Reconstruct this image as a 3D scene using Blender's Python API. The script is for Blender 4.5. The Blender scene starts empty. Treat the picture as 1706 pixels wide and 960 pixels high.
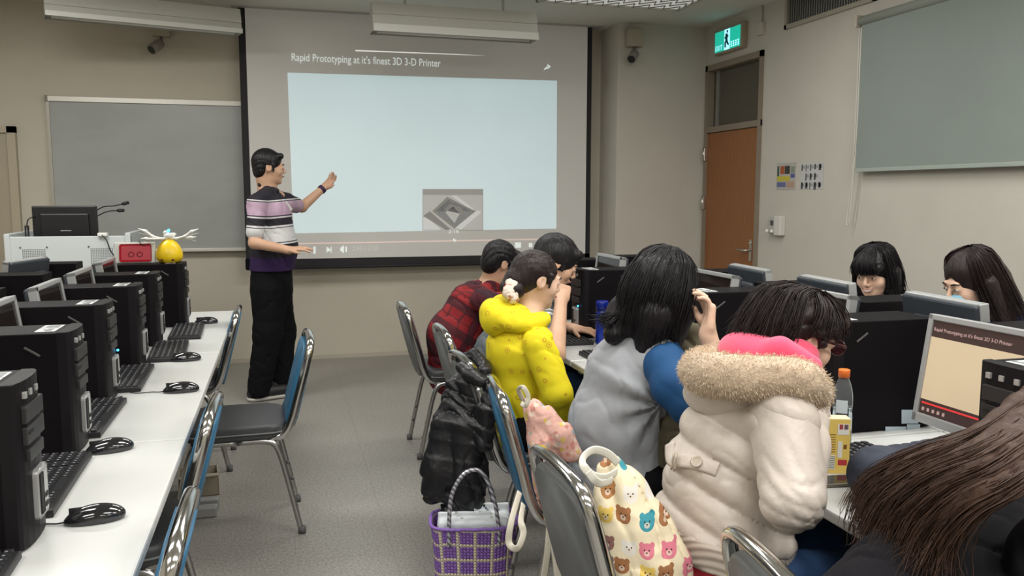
import bpy, bmesh, math, random
import numpy as np
from mathutils import Vector, Matrix
random.seed(7); rng = np.random.default_rng(7)
S = bpy.context.scene
COL = S.collection
# ---------------------------------------------------------------- camera, world, exposure
CAM_H = 1.45
FPX, PIT, YAW, ROL = 1404.26, math.radians(6.403), math.radians(15.276), math.radians(0.072)
fwd = Vector((math.sin(YAW)*math.cos(PIT), math.cos(YAW)*math.cos(PIT), -math.sin(PIT)))
rgt = Vector((math.cos(YAW), -math.sin(YAW), 0)); upv = rgt.cross(fwd)
R2 = math.cos(ROL)*rgt + math.sin(ROL)*upv; U2 = -math.sin(ROL)*rgt + math.cos(ROL)*upv
cd = bpy.data.cameras.new('camera'); cam = bpy.data.objects.new('camera', cd); COL.objects.link(cam)
cd.sensor_width = 36; cd.lens = FPX/1706*36; cd.clip_start = 0.02
m = Matrix.Identity(4)
for i in range(3): m[i][0] = R2[i]; m[i][1] = U2[i]; m[i][2] = -fwd[i]
m[2][3] = CAM_H; cam.matrix_world = m
S.camera = cam
S.view_settings.view_transform = 'Standard'; S.view_settings.look = 'None'
S.view_settings.gamma = 1; S.view_settings.use_curve_mapping = False
S.view_settings.exposure = 0.0
w = bpy.data.worlds.new('world'); S.world = w; w.use_nodes = True
w.node_tree.nodes['Background'].inputs[0].default_value = (0.9, 0.95, 1, 1)
w.node_tree.nodes['Background'].inputs[1].default_value = 0.05
def area(name, x, y, z, sx, sy, power, col=(1, 0.985, 0.95)):
    d = bpy.data.lights.new(name, 'AREA'); d.shape = 'RECTANGLE'; d.size = sx; d.size_y = sy; d.energy = power; d.color = col
    o = bpy.data.objects.new(name, d); COL.objects.link(o); o.location = (x, y, z); return o
# fluorescent ceiling panels at the rear (the front rows are switched off)
for lx in (-1.3, 0.9, 2.5):
    for ly, pw in ((-2.2, 24), (0.2, 36), (2.3, 33)):
        area('fluorescent_or_fill_light', lx, ly, 2.90, 1.15, 0.5, pw*(1.2 if lx > 2 else 1))
for lx, ly, pw in ((2.3, 4.7, 17), (0.7, 4.8, 28), (-1.6, 5.2, 50)):  # added fill lamps to brighten the front wall; no lit panels there
    area('fluorescent_or_fill_light', lx, ly, 2.90, 1.15, 0.5, pw)

# ---------------------------------------------------------------- pixel -> world helpers (measuring the place)
def ray(px, py): return fwd + (px-853)/FPX*R2 - (py-480)/FPX*U2
def P(px, py, Y):
    d = ray(px, py); return Vector((0, 0, CAM_H)) + d*(Y/d.y)
def PZ(px, py, z):
    d = ray(px, py); return Vector((0, 0, CAM_H)) + d*((z-CAM_H)/d.z)
def PXX(px, py, X):
    d = ray(px, py); return Vector((0, 0, CAM_H)) + d*(X/d.x)

# ---------------------------------------------------------------- object helpers
def tag(o, label=None, cat=None, group=None, kind=None):
    if label: o['label'] = label
    if cat: o['category'] = cat
    if group: o['group'] = group
    if kind: o['kind'] = kind
    return o
def thing(name, label, cat, loc=(0, 0, 0), rotz=0.0, group=None):
    o = bpy.data.objects.new(name, None); COL.objects.link(o); o.empty_display_size = 0.1
    o.location = loc; o.rotation_euler = (0, 0, rotz); return tag(o, label, cat, group)
def link(name, me, mat, parent=None, loc=None, rot=None, smooth=False):
    o = bpy.data.objects.new(name, me); COL.objects.link(o)
    if mat is not None:
        for mm in (mat if isinstance(mat, (list, tuple)) else [mat]): me.materials.append(mm)
    if parent: o.parent = parent
    if loc is not None: o.location = loc
    if rot is not None: o.rotation_euler = rot
    if smooth:
        me.polygons.foreach_set('use_smooth', [True]*len(me.polygons))
    return o
def copy_tree(o, parent=None):
    c = o.copy(); COL.objects.link(c); c.parent = parent
    for ch in list(o.children): copy_tree(ch, c)
    return c
class MB:
    """collects shapes into one bmesh"""
    def __init__(s): s.bm = bmesh.new(); s.mi = 0
    def _xf(s, vs, M):
        if M is not None:
            for v in vs: v.co = M @ v.co
        return s
    def box(s, a, b, M=None, bev=0.0, seg=2):
        r = bmesh.ops.create_cube(s.bm, size=1); vs = r['verts']
        c = [(a[i]+b[i])/2 for i in range(3)]; d = [abs(b[i]-a[i]) for i in range(3)]
        for v in vs: v.co = Vector((c[0]+v.co.x*d[0], c[1]+v.co.y*d[1], c[2]+v.co.z*d[2]))
        fs = set(f for v in vs for f in v.link_faces)
        for f in fs: f.material_index = s.mi
        if bev > 0:
            es = list(set(e for v in vs for e in v.link_edges))
            g = bmesh.ops.bevel(s.bm, geom=es, offset=bev, segments=seg, affect='EDGES', profile=0.5)
            vs = list(set(v for f in g['faces'] for v in f.verts) | set(v for v in vs if v.is_valid))
            for f in g['faces']: f.material_index = s.mi
        return s._xf(vs, M)
    def prism(s, pts, z0, z1, M=None, bev=0.0):
        vs0 = [s.bm.verts.new((p[0], p[1], z0)) for p in pts]; vs1 = [s.bm.verts.new((p[0], p[1], z1)) for p in pts]
        n = len(pts); fs = [s.bm.faces.new(vs0[::-1]), s.bm.faces.new(vs1)]
        for i in range(n): fs.append(s.bm.faces.new((vs0[i], vs0[(i+1) % n], vs1[(i+1) % n], vs1[i])))
        for f in fs: f.material_index = s.mi
        vs = vs0+vs1
        if bev > 0:
            es = list(set(fs[0].edges) | set(fs[1].edges))
            g = bmesh.ops.bevel(s.bm, geom=es, offset=bev, segments=3, affect='EDGES', profile=0.5)
            for f in g['faces']: f.material_index = s.mi
            vs = list(set(v for f in g['faces'] for v in f.verts) | set(v for v in vs if v.is_valid))
        return s._xf(vs, M)
    def tube(s, pts, r, seg=10, sx=1.0, M=None, closed=False, cap=True, side=None):
        """round tube along points; r number or list; sx flattens across the reference side vector"""
        pts = [Vector(p) for p in pts]; n = len(pts)
        rr = r if isinstance(r, (list, tuple)) else [r]*n
        rings = []; ref = None
        for i, p in enumerate(pts):
            if closed: t = pts[(i+1) % n]-pts[i-1]
            else: t = pts[min(i+1, n-1)]-pts[max(i-1, 0)]
            if t.length < 1e-9: t = Vector((0, 0, 1))
            t.normalize()
            if side is not None: a = Vector(side) - t*t.dot(Vector(side))
            elif ref is None: a = t.orthogonal()
            else: a = ref - t*t.dot(ref)
            if a.length < 1e-6: a = t.orthogonal()
            a.normalize(); ref = a; b = t.cross(a)
            rings.append([s.bm.verts.new(p + a*(math.cos(2*math.pi*k/seg)*rr[i]*sx) + b*(math.sin(2*math.pi*k/seg)*rr[i])) for k in range(seg)])
        m_ = n if closed else n-1
        for i in range(m_):
            A = rings[i]; B = rings[(i+1) % n]
            for k in range(seg):
                f = s.bm.faces.new((A[k], A[(k+1) % seg], B[(k+1) % seg], B[k])); f.smooth = True; f.material_index = s.mi
        if cap and not closed:
            for q in (rings[0][::-1], rings[-1]):
                f = s.bm.faces.new(q); f.material_index = s.mi
        return s._xf([v for rg in rings for v in rg], M)
    def lathe(s, prof, seg=24, M=None):
        """prof: list of (r,z) around z"""
        rings = []
        for r, z in prof: rings.append([s.bm.verts.new((max(r, 1e-4)*math.cos(2*math.pi*k/seg), max(r, 1e-4)*math.sin(2*math.pi*k/seg), z)) for k in range(seg)])
        for A, B in zip(rings, rings[1:]):
            for k in range(seg):
                f = s.bm.faces.new((A[k], A[(k+1) % seg], B[(k+1) % seg], B[k])); f.smooth = True; f.material_index = s.mi
        for q in (rings[0][::-1], rings[-1]):
            f = s.bm.faces.new(q); f.material_index = s.mi
        return s._xf([v for rg in rings for v in rg], M)
    def ball(s, c, r, M=None, seg=14):
        if not isinstance(r, (tuple, list)): r = (r, r, r)
        g = bmesh.ops.create_uvsphere(s.bm, u_segments=seg, v_segments=max(6, seg*2//3), radius=1); vs = g['verts']
        for v in vs: v.co = Vector((c[0]+v.co.x*r[0], c[1]+v.co.y*r[1], c[2]+v.co.z*r[2]))
        for f in set(f for v in vs for f in v.link_faces): f.smooth = True; f.material_index = s.mi
        return s._xf(vs, M)
    def quad(s, a, b, c, d):
        f = s.bm.faces.new([s.bm.verts.new(p) for p in (a, b, c, d)]); f.material_index = s.mi; return s
    def obj(s, name, mat, parent=None, loc=None, rot=None, smooth=False):
        me = bpy.data.meshes.new(name); bmesh.ops.recalc_face_normals(s.bm, faces=s.bm.faces); s.bm.to_mesh(me); s.bm.free()
        return link(name, me, mat, parent, loc, rot, smooth)
def smooth_path(pts, n=8, closed=False):
    """Catmull-Rom through points"""
    pts = [Vector(p) for p in pts]; out = []; N = len(pts)
    rngi = range(N) if closed else range(N-1)
    for i in rngi:
        g = (lambda k: pts[k % N]) if closed else (lambda k: pts[min(max(k, 0), N-1)])
        p0, p1, p2, p3 = g(i-1), g(i), g(i+1), g(i+2)
        for j in range(n):
            t = j/n
            out.append(0.5*((2*p1)+(-p0+p2)*t+(2*p0-5*p1+4*p2-p3)*t*t+(-p0+3*p1-3*p2+p3)*t**3))
    if not closed: out.append(pts[-1])
    return out
def text_obj(name, body, size, mat, parent=None, M=None, depth=0.0005, align='LEFT'):
    cu = bpy.data.curves.new(name, 'FONT'); cu.body = body; cu.size = size; cu.extrude = depth; cu.align_x = align
    to = bpy.data.objects.new(name, cu); COL.objects.link(to)
    dg = bpy.context.evaluated_depsgraph_get(); me = bpy.data.meshes.new_from_object(to.evaluated_get(dg))
    bpy.data.objects.remove(to); me.name = name
    if M is not None: me.transform(M)
    me.materials.clear()
    return link(name, me, mat, parent)

# ---------------------------------------------------------------- materials
MATS = {}
def mat(name, col, rough=0.6, metal=0.0, bump=0.0, bscale=200.0, var=0.0, vscale=6.0, stretch=(1, 1, 1), emit=None, estr=1.0, trans=0.0, ior=1.45, spec=0.5, coat=0.0, sheen=0.0, alpha=1.0, sss=0.0, fold=0.0, fscale=14.0):
    if name in MATS: return MATS[name]
    m = bpy.data.materials.new(name); m.use_nodes = True; nt = m.node_tree; b = nt.nodes['Principled BSDF']
    b.inputs['Base Color'].default_value = (*col, 1); b.inputs['Roughness'].default_value = rough; b.inputs['Metallic'].default_value = metal
    b.inputs['IOR'].default_value = ior; b.inputs['Specular IOR Level'].default_value = spec; b.inputs['Coat Weight'].default_value = coat
    b.inputs['Transmission Weight'].default_value = trans; b.inputs['Sheen Weight'].default_value = sheen; b.inputs['Alpha'].default_value = alpha
    if sss: b.inputs['Subsurface Weight'].default_value = sss; b.inputs['Subsurface Radius'].default_value = (0.02, 0.008, 0.004)
    if emit: b.inputs['Emission Color'].default_value = (*emit, 1); b.inputs['Emission Strength'].default_value = estr
    tc = nt.nodes.new('ShaderNodeTexCoord'); mp = nt.nodes.new('ShaderNodeMapping'); mp.inputs['Scale'].default_value = stretch
    nt.links.new(tc.outputs['Object'], mp.inputs['Vector'])
    if var > 0:
        n = nt.nodes.new('ShaderNodeTexNoise'); n.inputs['Scale'].default_value = vscale; n.inputs['Detail'].default_value = 5
        nt.links.new(mp.outputs[0], n.inputs['Vector'])
        r = nt.nodes.new('ShaderNodeValToRGB'); r.color_ramp.elements[0].position = 0.3; r.color_ramp.elements[1].position = 0.7
        r.color_ramp.elements[0].color = (*[max(0, c*(1-var)) for c in col], 1); r.color_ramp.elements[1].color = (*[min(1, c*(1+var)) for c in col], 1)
        nt.links.new(n.outputs['Fac'], r.inputs[0]); nt.links.new(r.outputs[0], b.inputs['Base Color'])
    if bump > 0:
        n = nt.nodes.new('ShaderNodeTexNoise'); n.inputs['Scale'].default_value = bscale; n.inputs['Detail'].default_value = 4
        nt.links.new(mp.outputs[0], n.inputs['Vector'])
        bp = nt.nodes.new('ShaderNodeBump'); bp.inputs['Strength'].default_value = bump; bp.inputs['Distance'].default_value = 0.01
        nt.links.new(n.outputs['Fac'], bp.inputs['Height']); nt.links.new(bp.outputs[0], b.inputs['Normal'])
    if fold > 0:
        n = nt.nodes.new('ShaderNodeTexNoise'); n.inputs['Scale'].default_value = fscale; n.inputs['Detail'].default_value = 3; n.inputs['Distortion'].default_value = 1.2
        if hasattr(n, 'noise_type'): n.noise_type = 'RIDGED_MULTIFRACTAL'
        nt.links.new(mp.outputs[0], n.inputs['Vector'])
        b2 = nt.nodes.new('ShaderNodeBump'); b2.inputs['Strength'].default_value = fold; b2.inputs['Distance'].default_value = 0.02; b2.invert = True
        nt.links.new(n.outputs['Fac'], b2.inputs['Height'])
        if b.inputs['Normal'].is_linked: nt.links.new(b.inputs['Normal'].links[0].from_socket, b2.inputs['Normal'])
        nt.links.new(b2.outputs[0], b.inputs['Normal'])
    MATS[name] = m; return m
class NG:
    """tiny node-graph helper for custom colour patterns"""
    def __init__(s, m): s.m = m; s.nt = m.node_tree; s.b = s.nt.nodes['Principled BSDF']
    def node(s, t, **kw):
        n = s.nt.nodes.new(t)
        for k, v in kw.items(): setattr(n, k, v)
        return n
    def put(s, inp, v):
        if isinstance(v, bpy.types.NodeSocket): s.nt.links.new(v, inp)
        elif v is not None: inp.default_value = v
    def math(s, op, a, b=None, c=None, clamp=False):
        n = s.node('ShaderNodeMath', operation=op); n.use_clamp = clamp
        s.put(n.inputs[0], a); s.put(n.inputs[1], b)
        if c is not None: s.put(n.inputs[2], c)
        return n.outputs[0]
    def mix(s, f, a, b):
        n = s.node('ShaderNodeMix', data_type='RGBA'); s.put(n.inputs[0], f)
        for i, v in ((6, a), (7, b)): s.put(n.inputs[i], (*v, 1) if isinstance(v, tuple) and len(v) == 3 else v)
        return n.outputs[2]
    def coord(s, which='Object'):
        tc = s.node('ShaderNodeTexCoord'); sp = s.node('ShaderNodeSeparateXYZ'); s.nt.links.new(tc.outputs[which], sp.inputs[0])
        return tc.outputs[which], sp.outputs[0], sp.outputs[1], sp.outputs[2]
    def band(s, v, a, b, soft=None):
        """1 inside a<v<b"""
        return s.math('MULTIPLY', s.math('GREATER_THAN', v, a), s.math('LESS_THAN', v, b))
    def base(s, c): s.put(s.b.inputs['Base Color'], c)

# ---------------------------------------------------------------- signed-distance sculpting -> one continuous mesh
def V3(p): return np.array([p[0], p[1], p[2]], float)
class Sculpt:
    def __init__(s, h=0.007): s.h = h; s.ops = []
    def _add(s, fn, lo, hi, k, mode): s.ops.append((fn, np.minimum(lo, hi), np.maximum(lo, hi), k, mode)); return s
    def cap(s, a, b, ra, rb=None, k=0.015, wide=None, w=1.0, mode='u'):
        """tapered capsule; wide = direction in which the section is w times wider"""
        a = V3(a); b = V3(b); rb = ra if rb is None else rb
        wd = None
        if wide is not None: wd = V3(wide); wd = wd/np.linalg.norm(wd)
        def fn(X):
            A, B, Q = a, b, X
            if wd is not None:
                f = 1-1/w
                Q = X-(X@wd)[..., None]*wd*f; A = a-(a@wd)*wd*f; B = b-(b@wd)*wd*f
            ab = B-A; L = max(ab@ab, 1e-12); t = np.clip(((Q-A)@ab)/L, 0, 1)
            d = np.linalg.norm(Q-A-t[..., None]*ab, axis=-1)-(ra+(rb-ra)*t)
            return d
        R = max(ra, rb)*max(w, 1)
        return s._add(fn, np.minimum(a, b)-R, np.maximum(a, b)+R, k, mode)
    def chain(s, pts, rs, k=0.012, wide=None, w=1.0):
        rs = rs if isinstance(rs, (list, tuple)) else [rs]*len(pts)
        for i in range(len(pts)-1): s.cap(pts[i], pts[i+1], rs[i], rs[i+1], k, wide, w)
        return s
    def ell(s, c, r, k=0.015, F=None, mode='u'):
        """ellipsoid, F = 3 axes rows"""
        c = V3(c); r = np.array(r if isinstance(r, (tuple, list)) else [r]*3, float)
        Fm = np.eye(3) if F is None else np.array([V3(f)/np.linalg.norm(V3(f)) for f in F])
        def fn(X):
            q = (X-c)@Fm.T; k0 = np.linalg.norm(q/r, axis=-1); k1 = np.linalg.norm(q/(r*r), axis=-1)+1e-9
            return k0*(k0-1)/k1
        R = np.sqrt(((Fm*r[:, None])**2).sum(0))
        return s._add(fn, c-R, c+R, k, mode)
    def box(s, c, half, rad=0.005, k=0.01, F=None, mode='u'):
        c = V3(c); hf = np.array(half, float)-rad; Fm = np.eye(3) if F is None else np.array([V3(f)/np.linalg.norm(V3(f)) for f in F])
        def fn(X):
            q = np.abs((X-c)@Fm.T)-hf
            return np.linalg.norm(np.maximum(q, 0), axis=-1)+np.minimum(q.max(-1), 0)-rad
        R = np.abs(Fm).T@np.array(half, float)
        return s._add(fn, c-R, c+R, k, mode)
    def plane_cut(s, p, n, k=0.004):
        """remove what lies on the side n points to"""
        p = V3(p); n = V3(n)/np.linalg.norm(V3(n))
        return s._add(lambda X: -((X-p)@n), np.full(3, -1e3), np.full(3, 1e3), k, 's')
    def mesh(s, name, disp=None, smooth=1, off=(0, 0, 0)):
        h = s.h; us = [o for o in s.ops if o[4] == 'u']
        lo = np.min([o[1] for o in us], 0)-4*h-0.01; hi = np.max([o[2] for o in us], 0)+4*h+0.01
        n = np.ceil((hi-lo)/h).astype(int)+1
        D = np.full(n, 0.05, np.float32)
        ax = [lo[i]+h*np.arange(n[i]) for i in range(3)]
        for fn, a, b, k, mode in s.ops:
            pad = k+3*h+0.01
            i0 = np.clip(np.floor((a-pad-lo)/h).astype(int), 0, n-1); i1 = np.clip(np.ceil((b+pad-lo)/h).astype(int)+1, 1, n)
            if (i1 <= i0).any(): continue
            sl = tuple(slice(i0[i], i1[i]) for i in range(3))
            G = np.stack(np.meshgrid(ax[0][sl[0]], ax[1][sl[1]], ax[2][sl[2]], indexing='ij'), -1)
            d = fn(G).astype(np.float32); o = D[sl]
            if mode == 'u':
                hh = np.clip(0.5+0.5*(o-d)/k, 0, 1); D[sl] = o*(1-hh)+d*hh-k*hh*(1-hh)
            else:
                d = -d; hh = np.clip(0.5-0.5*(o-d)/k, 0, 1); D[sl] = o*(1-hh)+d*hh+k*hh*(1-hh)
        if disp is not None:
            for i in range(n[0]):
                sel = np.abs(D[i]) < 0.03
                if sel.any():
                    jj, kk = np.nonzero(sel)
                    Q = np.stack([np.full(len(jj), ax[0][i]), ax[1][jj], ax[2][kk]], -1)
                    D[i][sel] += disp(Q).astype(np.float32)
        D[0] = D[-1] = 1; D[:, 0] = D[:, -1] = 1; D[:, :, 0] = D[:, :, -1] = 1
        return surf_nets(D, lo, h, name, smooth, np.array(off, float))
def surf_nets(D, lo, h, name, smooth=1, off=0):
    ins = D < 0
    nx, ny, nz = D.shape
    c = ins[:-1, :-1, :-1].astype(np.int8)
    cnt = np.zeros((nx-1, ny-1, nz-1), np.int8)
    for dx in (0, 1):
        for dy in (0, 1):
            for dz in (0, 1): cnt += ins[dx:nx-1+dx, dy:ny-1+dy, dz:nz-1+dz]
    act = np.argwhere((cnt > 0) & (cnt < 8)); idx = -np.ones(cnt.shape, np.int64); idx[tuple(act.T)] = np.arange(len(act))
    acc = np.zeros((len(act), 3)); num = np.zeros(len(act))
    crn = [(0, 0, 0), (1, 0, 0), (0, 1, 0), (1, 1, 0), (0, 0, 1), (1, 0, 1), (0, 1, 1), (1, 1, 1)]
    val = [D[act[:, 0]+q[0], act[:, 1]+q[1], act[:, 2]+q[2]] for q in crn]
    for i in range(8):
        for j in range(i+1, 8):
            if sum(abs(crn[i][t]-crn[j][t]) for t in range(3)) != 1: continue
            a, b = val[i], val[j]; m_ = (a < 0) != (b < 0); t = np.where(m_, a/(a-b+1e-12), 0)
            for q in range(3): acc[:, q] += np.where(m_, crn[i][q]+t*(crn[j][q]-crn[i][q]), 0)
            num += m_
    Vt = lo+h*(act+acc/num[:, None])-off
    quads = []
    for axis in range(3):
        sh = [slice(None)]*3; A = ins[tuple(slice(0, -1) if t == axis else slice(None) for t in range(3))]
        B = ins[tuple(slice(1, None) if t == axis else slice(None) for t in range(3))]
        e = np.argwhere(A != B)
        u, v = [(1, 2), (2, 0), (0, 1)][axis]
        e = e[(e[:, u] > 0) & (e[:, v] > 0) & (e[:, u] < D.shape[u]-1) & (e[:, v] < D.shape[v]-1)]
        fl = ins[e[:, 0], e[:, 1], e[:, 2]]
        def ix(du, dv):
            q = e.copy(); q[:, u] -= du; q[:, v] -= dv; return idx[q[:, 0], q[:, 1], q[:, 2]]
        q = np.stack([ix(1, 1), ix(0, 1), ix(0, 0), ix(1, 0)], -1)
        q[~fl] = q[~fl][:, ::-1]; quads.append(q)
    Q = np.concatenate(quads); Q = Q[(Q >= 0).all(1)]
    for _ in range(smooth):
        S_ = np.zeros_like(Vt); N_ = np.zeros(len(Vt))
        for a in range(4):
            i, j = Q[:, a], Q[:, (a+1) % 4]
            for q in range(3):
                S_[:, q] += np.bincount(i, Vt[j, q], len(Vt)); S_[:, q] += np.bincount(j, Vt[i, q], len(Vt))
            N_ += np.bincount(i, minlength=len(Vt))+np.bincount(j, minlength=len(Vt))
        Vt = Vt*0.5+0.5*S_/np.maximum(N_, 1)[:, None]
    me = bpy.data.meshes.new(name); me.vertices.add(len(Vt)); me.vertices.foreach_set('co', Vt.astype(np.float32).ravel())
    me.loops.add(len(Q)*4); me.loops.foreach_set('vertex_index', Q.astype(np.int32).ravel())
    me.polygons.add(len(Q)); me.polygons.foreach_set('loop_start', np.arange(0, len(Q)*4, 4, dtype=np.int32))
    me.polygons.foreach_set('use_smooth', [True]*len(Q)); me.update(calc_edges=True); me.validate()
    return me
def wrinkle(amp, dirs, freq=60, seed=1):
    """cloth folds: warped sine ridges along several directions"""
    r = np.random.default_rng(seed); ds = [V3(d)/np.linalg.norm(V3(d)) for d in dirs]; ph = r.uniform(0, 6.3, 12)
    def fn(Q):
        wv = 0.35*np.sin(Q[:, 0]*19+ph[0])+0.35*np.sin(Q[:, 1]*23+ph[1])+0.35*np.sin(Q[:, 2]*17+ph[2])+.18*np.sin(Q[:, 0]*47+Q[:, 2]*31+ph[9])+.18*np.sin(Q[:, 1]*53-Q[:, 2]*37+ph[10])
        out = 0
        for i, d in enumerate(ds):
            g = np.sin((Q@d)*freq*(1+0.13*i)+3.0*wv+ph[3+i])
            mask = 0.5+0.5*np.sin(Q[:, 0]*11*(1+.2*i)+Q[:, 2]*13+Q[:, 1]*9+ph[6+i])
            out = out+amp*1.25*np.exp(-np.abs(g)/.30)*mask
        return out
    return fn
# ================================================================ THE SETTING
WX = 3.75; WLX = -3.2; WY = 7.5; PY = 7.09; CZ = 2.94; BY = -3.6
m_wall = mat('wall_paint', (0.49, 0.452, 0.372), 0.85, bump=0.12, bscale=120, var=0.03, vscale=3)
m_wallr = mat('wall_paint_side', (0.53, 0.50, 0.44), 0.85, bump=0.12, bscale=120, var=0.03, vscale=3)
m_ceil = mat('ceiling_paint', (0.62, 0.6, 0.54), 0.9, bump=0.05, bscale=90)
def struct(name, mb, m_, **k): return tag(mb.obj(name, m_, **k), kind='structure')
# terrazzo floor
m_floor = bpy.data.materials.new('terrazzo_floor'); m_floor.use_nodes = True; g = NG(m_floor)
v, x, y, z = g.coord('Object')
n1 = g.node('ShaderNodeTexNoise'); n1.inputs['Scale'].default_value = 95; n1.inputs['Detail'].default_value = 3; g.put(n1.inputs['Vector'], v)
n2 = g.node('ShaderNodeTexNoise'); n2.inputs['Scale'].default_value = 1.6; n2.inputs['Detail'].default_value = 4; g.put(n2.inputs['Vector'], v)
vo = g.node('ShaderNodeTexVoronoi'); vo.inputs['Scale'].default_value = 160; g.put(vo.inputs['Vector'], v)
r1 = g.node('ShaderNodeValToRGB'); r1.color_ramp.elements[0].position = .36; r1.color_ramp.elements[1].position = .62
r1.color_ramp.elements[0].color = (.17, .162, .147, 1); r1.color_ramp.elements[1].color = (.31, .298, .272, 1); g.put(r1.inputs[0], n1.outputs['Fac'])
c = g.mix(g.math('MULTIPLY', g.math('LESS_THAN', vo.outputs['Distance'], .28), .35), r1.outputs[0], (.42, .40, .36))
c = g.mix(g.math('MULTIPLY', n2.outputs['Fac'], .3), c, (.27, .24, .2))
def joint(co, off, per, wd):
    f = g.math('FRACT', g.math('DIVIDE', g.math('ADD', co, off), per)); return g.math('LESS_THAN', f, wd/per)
j = g.math('MAXIMUM', joint(x, 0.50, 0.9, .004), joint(y, 0.3, 0.9, .004))
c = g.mix(g.math('MULTIPLY', j, .35), c, (.12, .11, .1)); g.base(c)
g.put(g.b.inputs['Roughness'], g.math('ADD', g.math('MULTIPLY', n2.outputs['Fac'], .25), .22))
g.b.inputs['Specular IOR Level'].default_value = .45
struct('floor', MB().box((WLX-.1, BY-.1, -.1), (WX+.1, WY+.1, 0)), m_floor)
struct('ceiling', MB().box((WLX-.1, BY-.1, CZ), (WX+.1, WY+.1, CZ+.1)), m_ceil)
struct('wall_front', MB().box((WLX-.1, WY, 0), (WX+.1, WY+.12, CZ)), m_wall)
struct('wall_front_pier', MB().box((2.90, PY, 0), (WX+.1, WY+.01, CZ)), m_wallr)
struct('wall_left', MB().box((WLX-.12, BY-.1, 0), (WLX, WY, CZ)), m_wall)
struct('wall_back', MB().box((WLX-.1, BY-.12, 0), (WX+.1, BY, CZ)), m_wall)
# right wall with door and window openings
dy0 = PXX(1274, 81, WX).y; dy1 = PXX(1179, 111, WX).y; dzt = PXX(1179, 111, WX).z
wy1 = PXX(1443, 60, WX).y; wz0 = PXX(1442, 289, WX).z+.02; wz1 = PXX(1445, 42, WX).z+.03; wy0 = wy1-2.4
mb = MB()
mb.box((WX, BY, 0), (WX+.14, wy0+.12, CZ)); mb.box((WX, wy0+.12, 0), (WX+.14, wy1-.12, wz0+.08)); mb.box((WX, wy0+.12, wz1-.08), (WX+.14, wy1-.12, CZ))
mb.box((WX, wy1-.12, 0), (WX+.14, dy0, CZ)); mb.box((WX, dy0, dzt), (WX+.14, dy1, CZ)); mb.box((WX, dy1, 0), (WX+.14, WY, CZ))
struct('wall_right', mb, m_wallr)
m_base = mat('baseboard_vinyl', (.42, .38, .31), .5)
struct('baseboard_front', MB().box((WLX, WY-.012, 0), (2.9, WY, .035)), m_base)
struct('baseboard_right', MB().box((WX-.012, BY, 0), (WX, dy0-.02, .035)), m_base)
# window: frame + panes behind the roller blind
m_al = mat('grey_aluminium', (.35, .34, .31), .45, metal=.6)
mb = MB()
a0, a1, b0, b1 = wy0+.12, wy1-.12, wz0+.08, wz1-.08
for q in ((a0, a0+.04, b0, b1), (a1-.04, a1, b0, b1), ((a0+a1)/2-.025, (a0+a1)/2+.025, b0, b1), (a0, a1, b0, b0+.04), (a0, a1, b1-.04, b1)):
    mb.box((WX+.04, q[0], q[2]), (WX+.1, q[1], q[3]))
wf = struct('window_1', mb, m_al)
MB().box((WX+.065, a0+.03, b0+.03), (WX+.075, a1-.03, b1-.03)).obj('window_pane', mat('night_glass', (.02, .025, .03), .05, spec=.6), wf)
# wooden door with transom
m_doorw = mat('door_veneer', (.27, .11, .04), .5, var=.12, vscale=5, stretch=(14, 14, 1.2), bump=.05, bscale=60, spec=.4)
dsp = PXX(1269, 210.6, WX).z
dr = bpy.data.objects.new('door_1', None); COL.objects.link(dr); dr.location = (WX, (dy0+dy1)/2, 0); tag(dr, kind='structure')
hw = (dy1-dy0)/2
mb = MB(); t = .04
mb.box((-.02, -hw, 0), (.12, -hw+t, dzt)); mb.box((-.02, hw-t, 0), (.12, hw, dzt)); mb.box((-.02, -hw, dzt-t-.01), (.12, hw, dzt)); mb.box((-.015, -hw, dsp+.005), (.1, hw, dsp+.055))
mb.obj('door_frame', mat('door_frame_paint', (.24, .20, .15), .5), dr)
MB().box((.0, -hw+t, 0.005), (.045, hw-t, dsp), bev=.002).obj('door_leaf', m_doorw, dr)
MB().box((.05, -hw+t, dsp+.05), (.056, hw-t, dzt-t)).obj('transom_pane', mat('transom_glass', (.085, .075, .058), .12, spec=.5), dr)
MB().box((.035, hw-t-.09, dsp+.05), (.05, hw-t-.06, dzt-t)).obj('transom_bar', m_al, dr)
hz = PXX(1258, 418, WX).z
mb = MB(); hy = -hw+t+.07
mb.box((-.006, hy-.02, hz-.09), (.0, hy+.02, hz+.09), bev=.003); mb.tube([(-.0, hy, hz), (-.05, hy, hz), (-.055, hy+.13, hz)], .009, 10); mb.lathe([(.014, 0), (.014, .012)], 14, Matrix.Translation((0, hy, hz+.06)) @ Matrix.Rotation(-math.pi/2, 4, 'Y'))
mb.obj('door_handle', mat('brushed_steel', (.6, .58, .53), .3, metal=1), dr)
for zz in (PXX(1172, 258, WX).z, PXX(1169, 338, WX).z, .3):
    MB().box((-.035, hw-t-.005, zz-.06), (-.0, hw-t+.03, zz+.06), bev=.004).tube([(-.035, hw-t+.01, zz-.065), (-.035, hw-t+.01, zz+.065)], .009, 8).obj('hinge', mat('brushed_steel', (.6, .58, .53), .3, metal=1), dr)
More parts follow.
